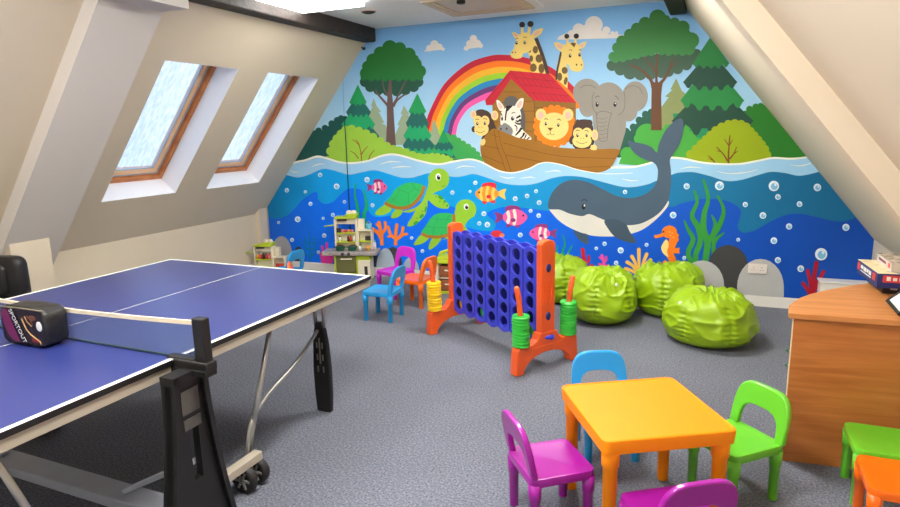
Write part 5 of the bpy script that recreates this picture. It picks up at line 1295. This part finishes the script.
def ex_navy(lid, w, d, h):
    b = MB()
    b.box(-.0035, -.0018, .03, .075, h*.36, h*.85, C_red); b.box(-.0035, -.0018, d-.05, d-.012, h*.36, h*.85, C_red)
    for k, (a, c) in enumerate(((.10, .135), (.145, .17), (.18, .22), (.23, .27))): b.box(-.0035, -.0018, a, c, h*(.52+.05*(k % 2)), h*.80, K_wht)
    b.box(-.0035, -.0018, .10, .27, h*.36, h*.42, K_wht)
    b.build('side_print', lid); b = MB()
    b.box(.02, w-.02, -.0035, -.0018, h*.4, h*.88, C_red)
    for k in range(8): b.box(.035+k*.026, .052+k*.026, -.0048, -.0034, h*.52, h*(.74+.06*(k % 3 == 0)), K_wht)
    b.build('front_print', lid)
game_box(.757, 3.485, .7595, .29, .34, .072, ga, 'navy board game box with red and white print in the middle of the stack', C_navy, C_top, ex_navy)
def ex_grey(lid, w, d, h):
    b = MB()
    for k in range(6): b.box(-.0035, -.0018, .10+k*.022, .115+k*.022, h*.45, h*.72, M_bat)
    b.build('lettering', lid); b = MB(); b.box(-.0035, -.0018, .02, .05, h*.35, h*.85, C_red)
    b.build('logo', lid)
game_box(.815, 3.52, .8325, .22, .27, .045, ga-radians(3), 'pale board game box with grey picture lid on top of the stack', C_grey, C_art, ex_grey)
# framed sheet leaning on the desk
t = thing('framed_notice', 'white sheet in a black frame leaning back beside the board games on the desk', 'frame', (.775, 3.36, .7215), 0)
ex, eu = Vector((-.02, -1, 0)).normalized(), Vector((.70, .10, .62)).normalized(); en = ex.cross(eu).normalized()
Mf = Matrix((ex, eu, en)).transposed().to_4x4()
b = MB(); W2, H2 = .24, .165
for (a0, a1, c0, c1) in ((0, W2, 0, .014), (0, W2, H2-.014, H2), (0, .014, .014, H2-.014), (W2-.014, W2, .014, H2-.014)): b.box(a0, a1, c0, c1, 0, .012, M_black, Mf)
b.build('frame', t, 0.002)
b = MB(); b.box(.012, W2-.012, .012, H2-.012, .002, .007, mat('paper', (226, 224, 220), .5), Mf)
b.build('sheet', t)
b = MB(); b.bar(tuple(Mf @ Vector((W2/2, H2*.85, 0))), tuple(Vector(Mf @ Vector((W2/2, H2*.85, 0)))*0+Vector(((Mf @ Vector((W2/2, H2*.85, 0))).x+.03, (Mf @ Vector((W2/2, H2*.85, 0))).y, .001))), .03, .004, M_black); b.build('strut', t)
# ------------------------------------------------------------------ daylight
w = bpy.data.worlds.new('sky'); scene.world = w; w.use_nodes = True
N = w.node_tree.nodes; L = w.node_tree.links
bg = N['Background']
tc = N.new('ShaderNodeTexCoord'); nz = N.new('ShaderNodeTexNoise'); nz.inputs['Scale'].default_value = 4; nz.inputs['Detail'].default_value = 5
L.new(tc.outputs['Generated'], nz.inputs['Vector'])
rp = N.new('ShaderNodeValToRGB'); rp.color_ramp.elements[0].position = 0.35; rp.color_ramp.elements[1].position = 0.65
rp.color_ramp.elements[0].color = rgb((178, 200, 234)); rp.color_ramp.elements[1].color = rgb((208, 222, 242))
L.new(nz.outputs['Fac'], rp.inputs[0]); L.new(rp.outputs[0], bg.inputs['Color'])
bg.inputs['Strength'].default_value = 1.5

scene.cycles.max_bounces = 16
scene.cycles.diffuse_bounces = 10
scene.view_settings.view_transform = 'Standard'
scene.view_settings.look = 'None'
scene.view_settings.exposure = 0.32
scene.view_settings.gamma = 1.0
scene.view_settings.use_curve_mapping = False
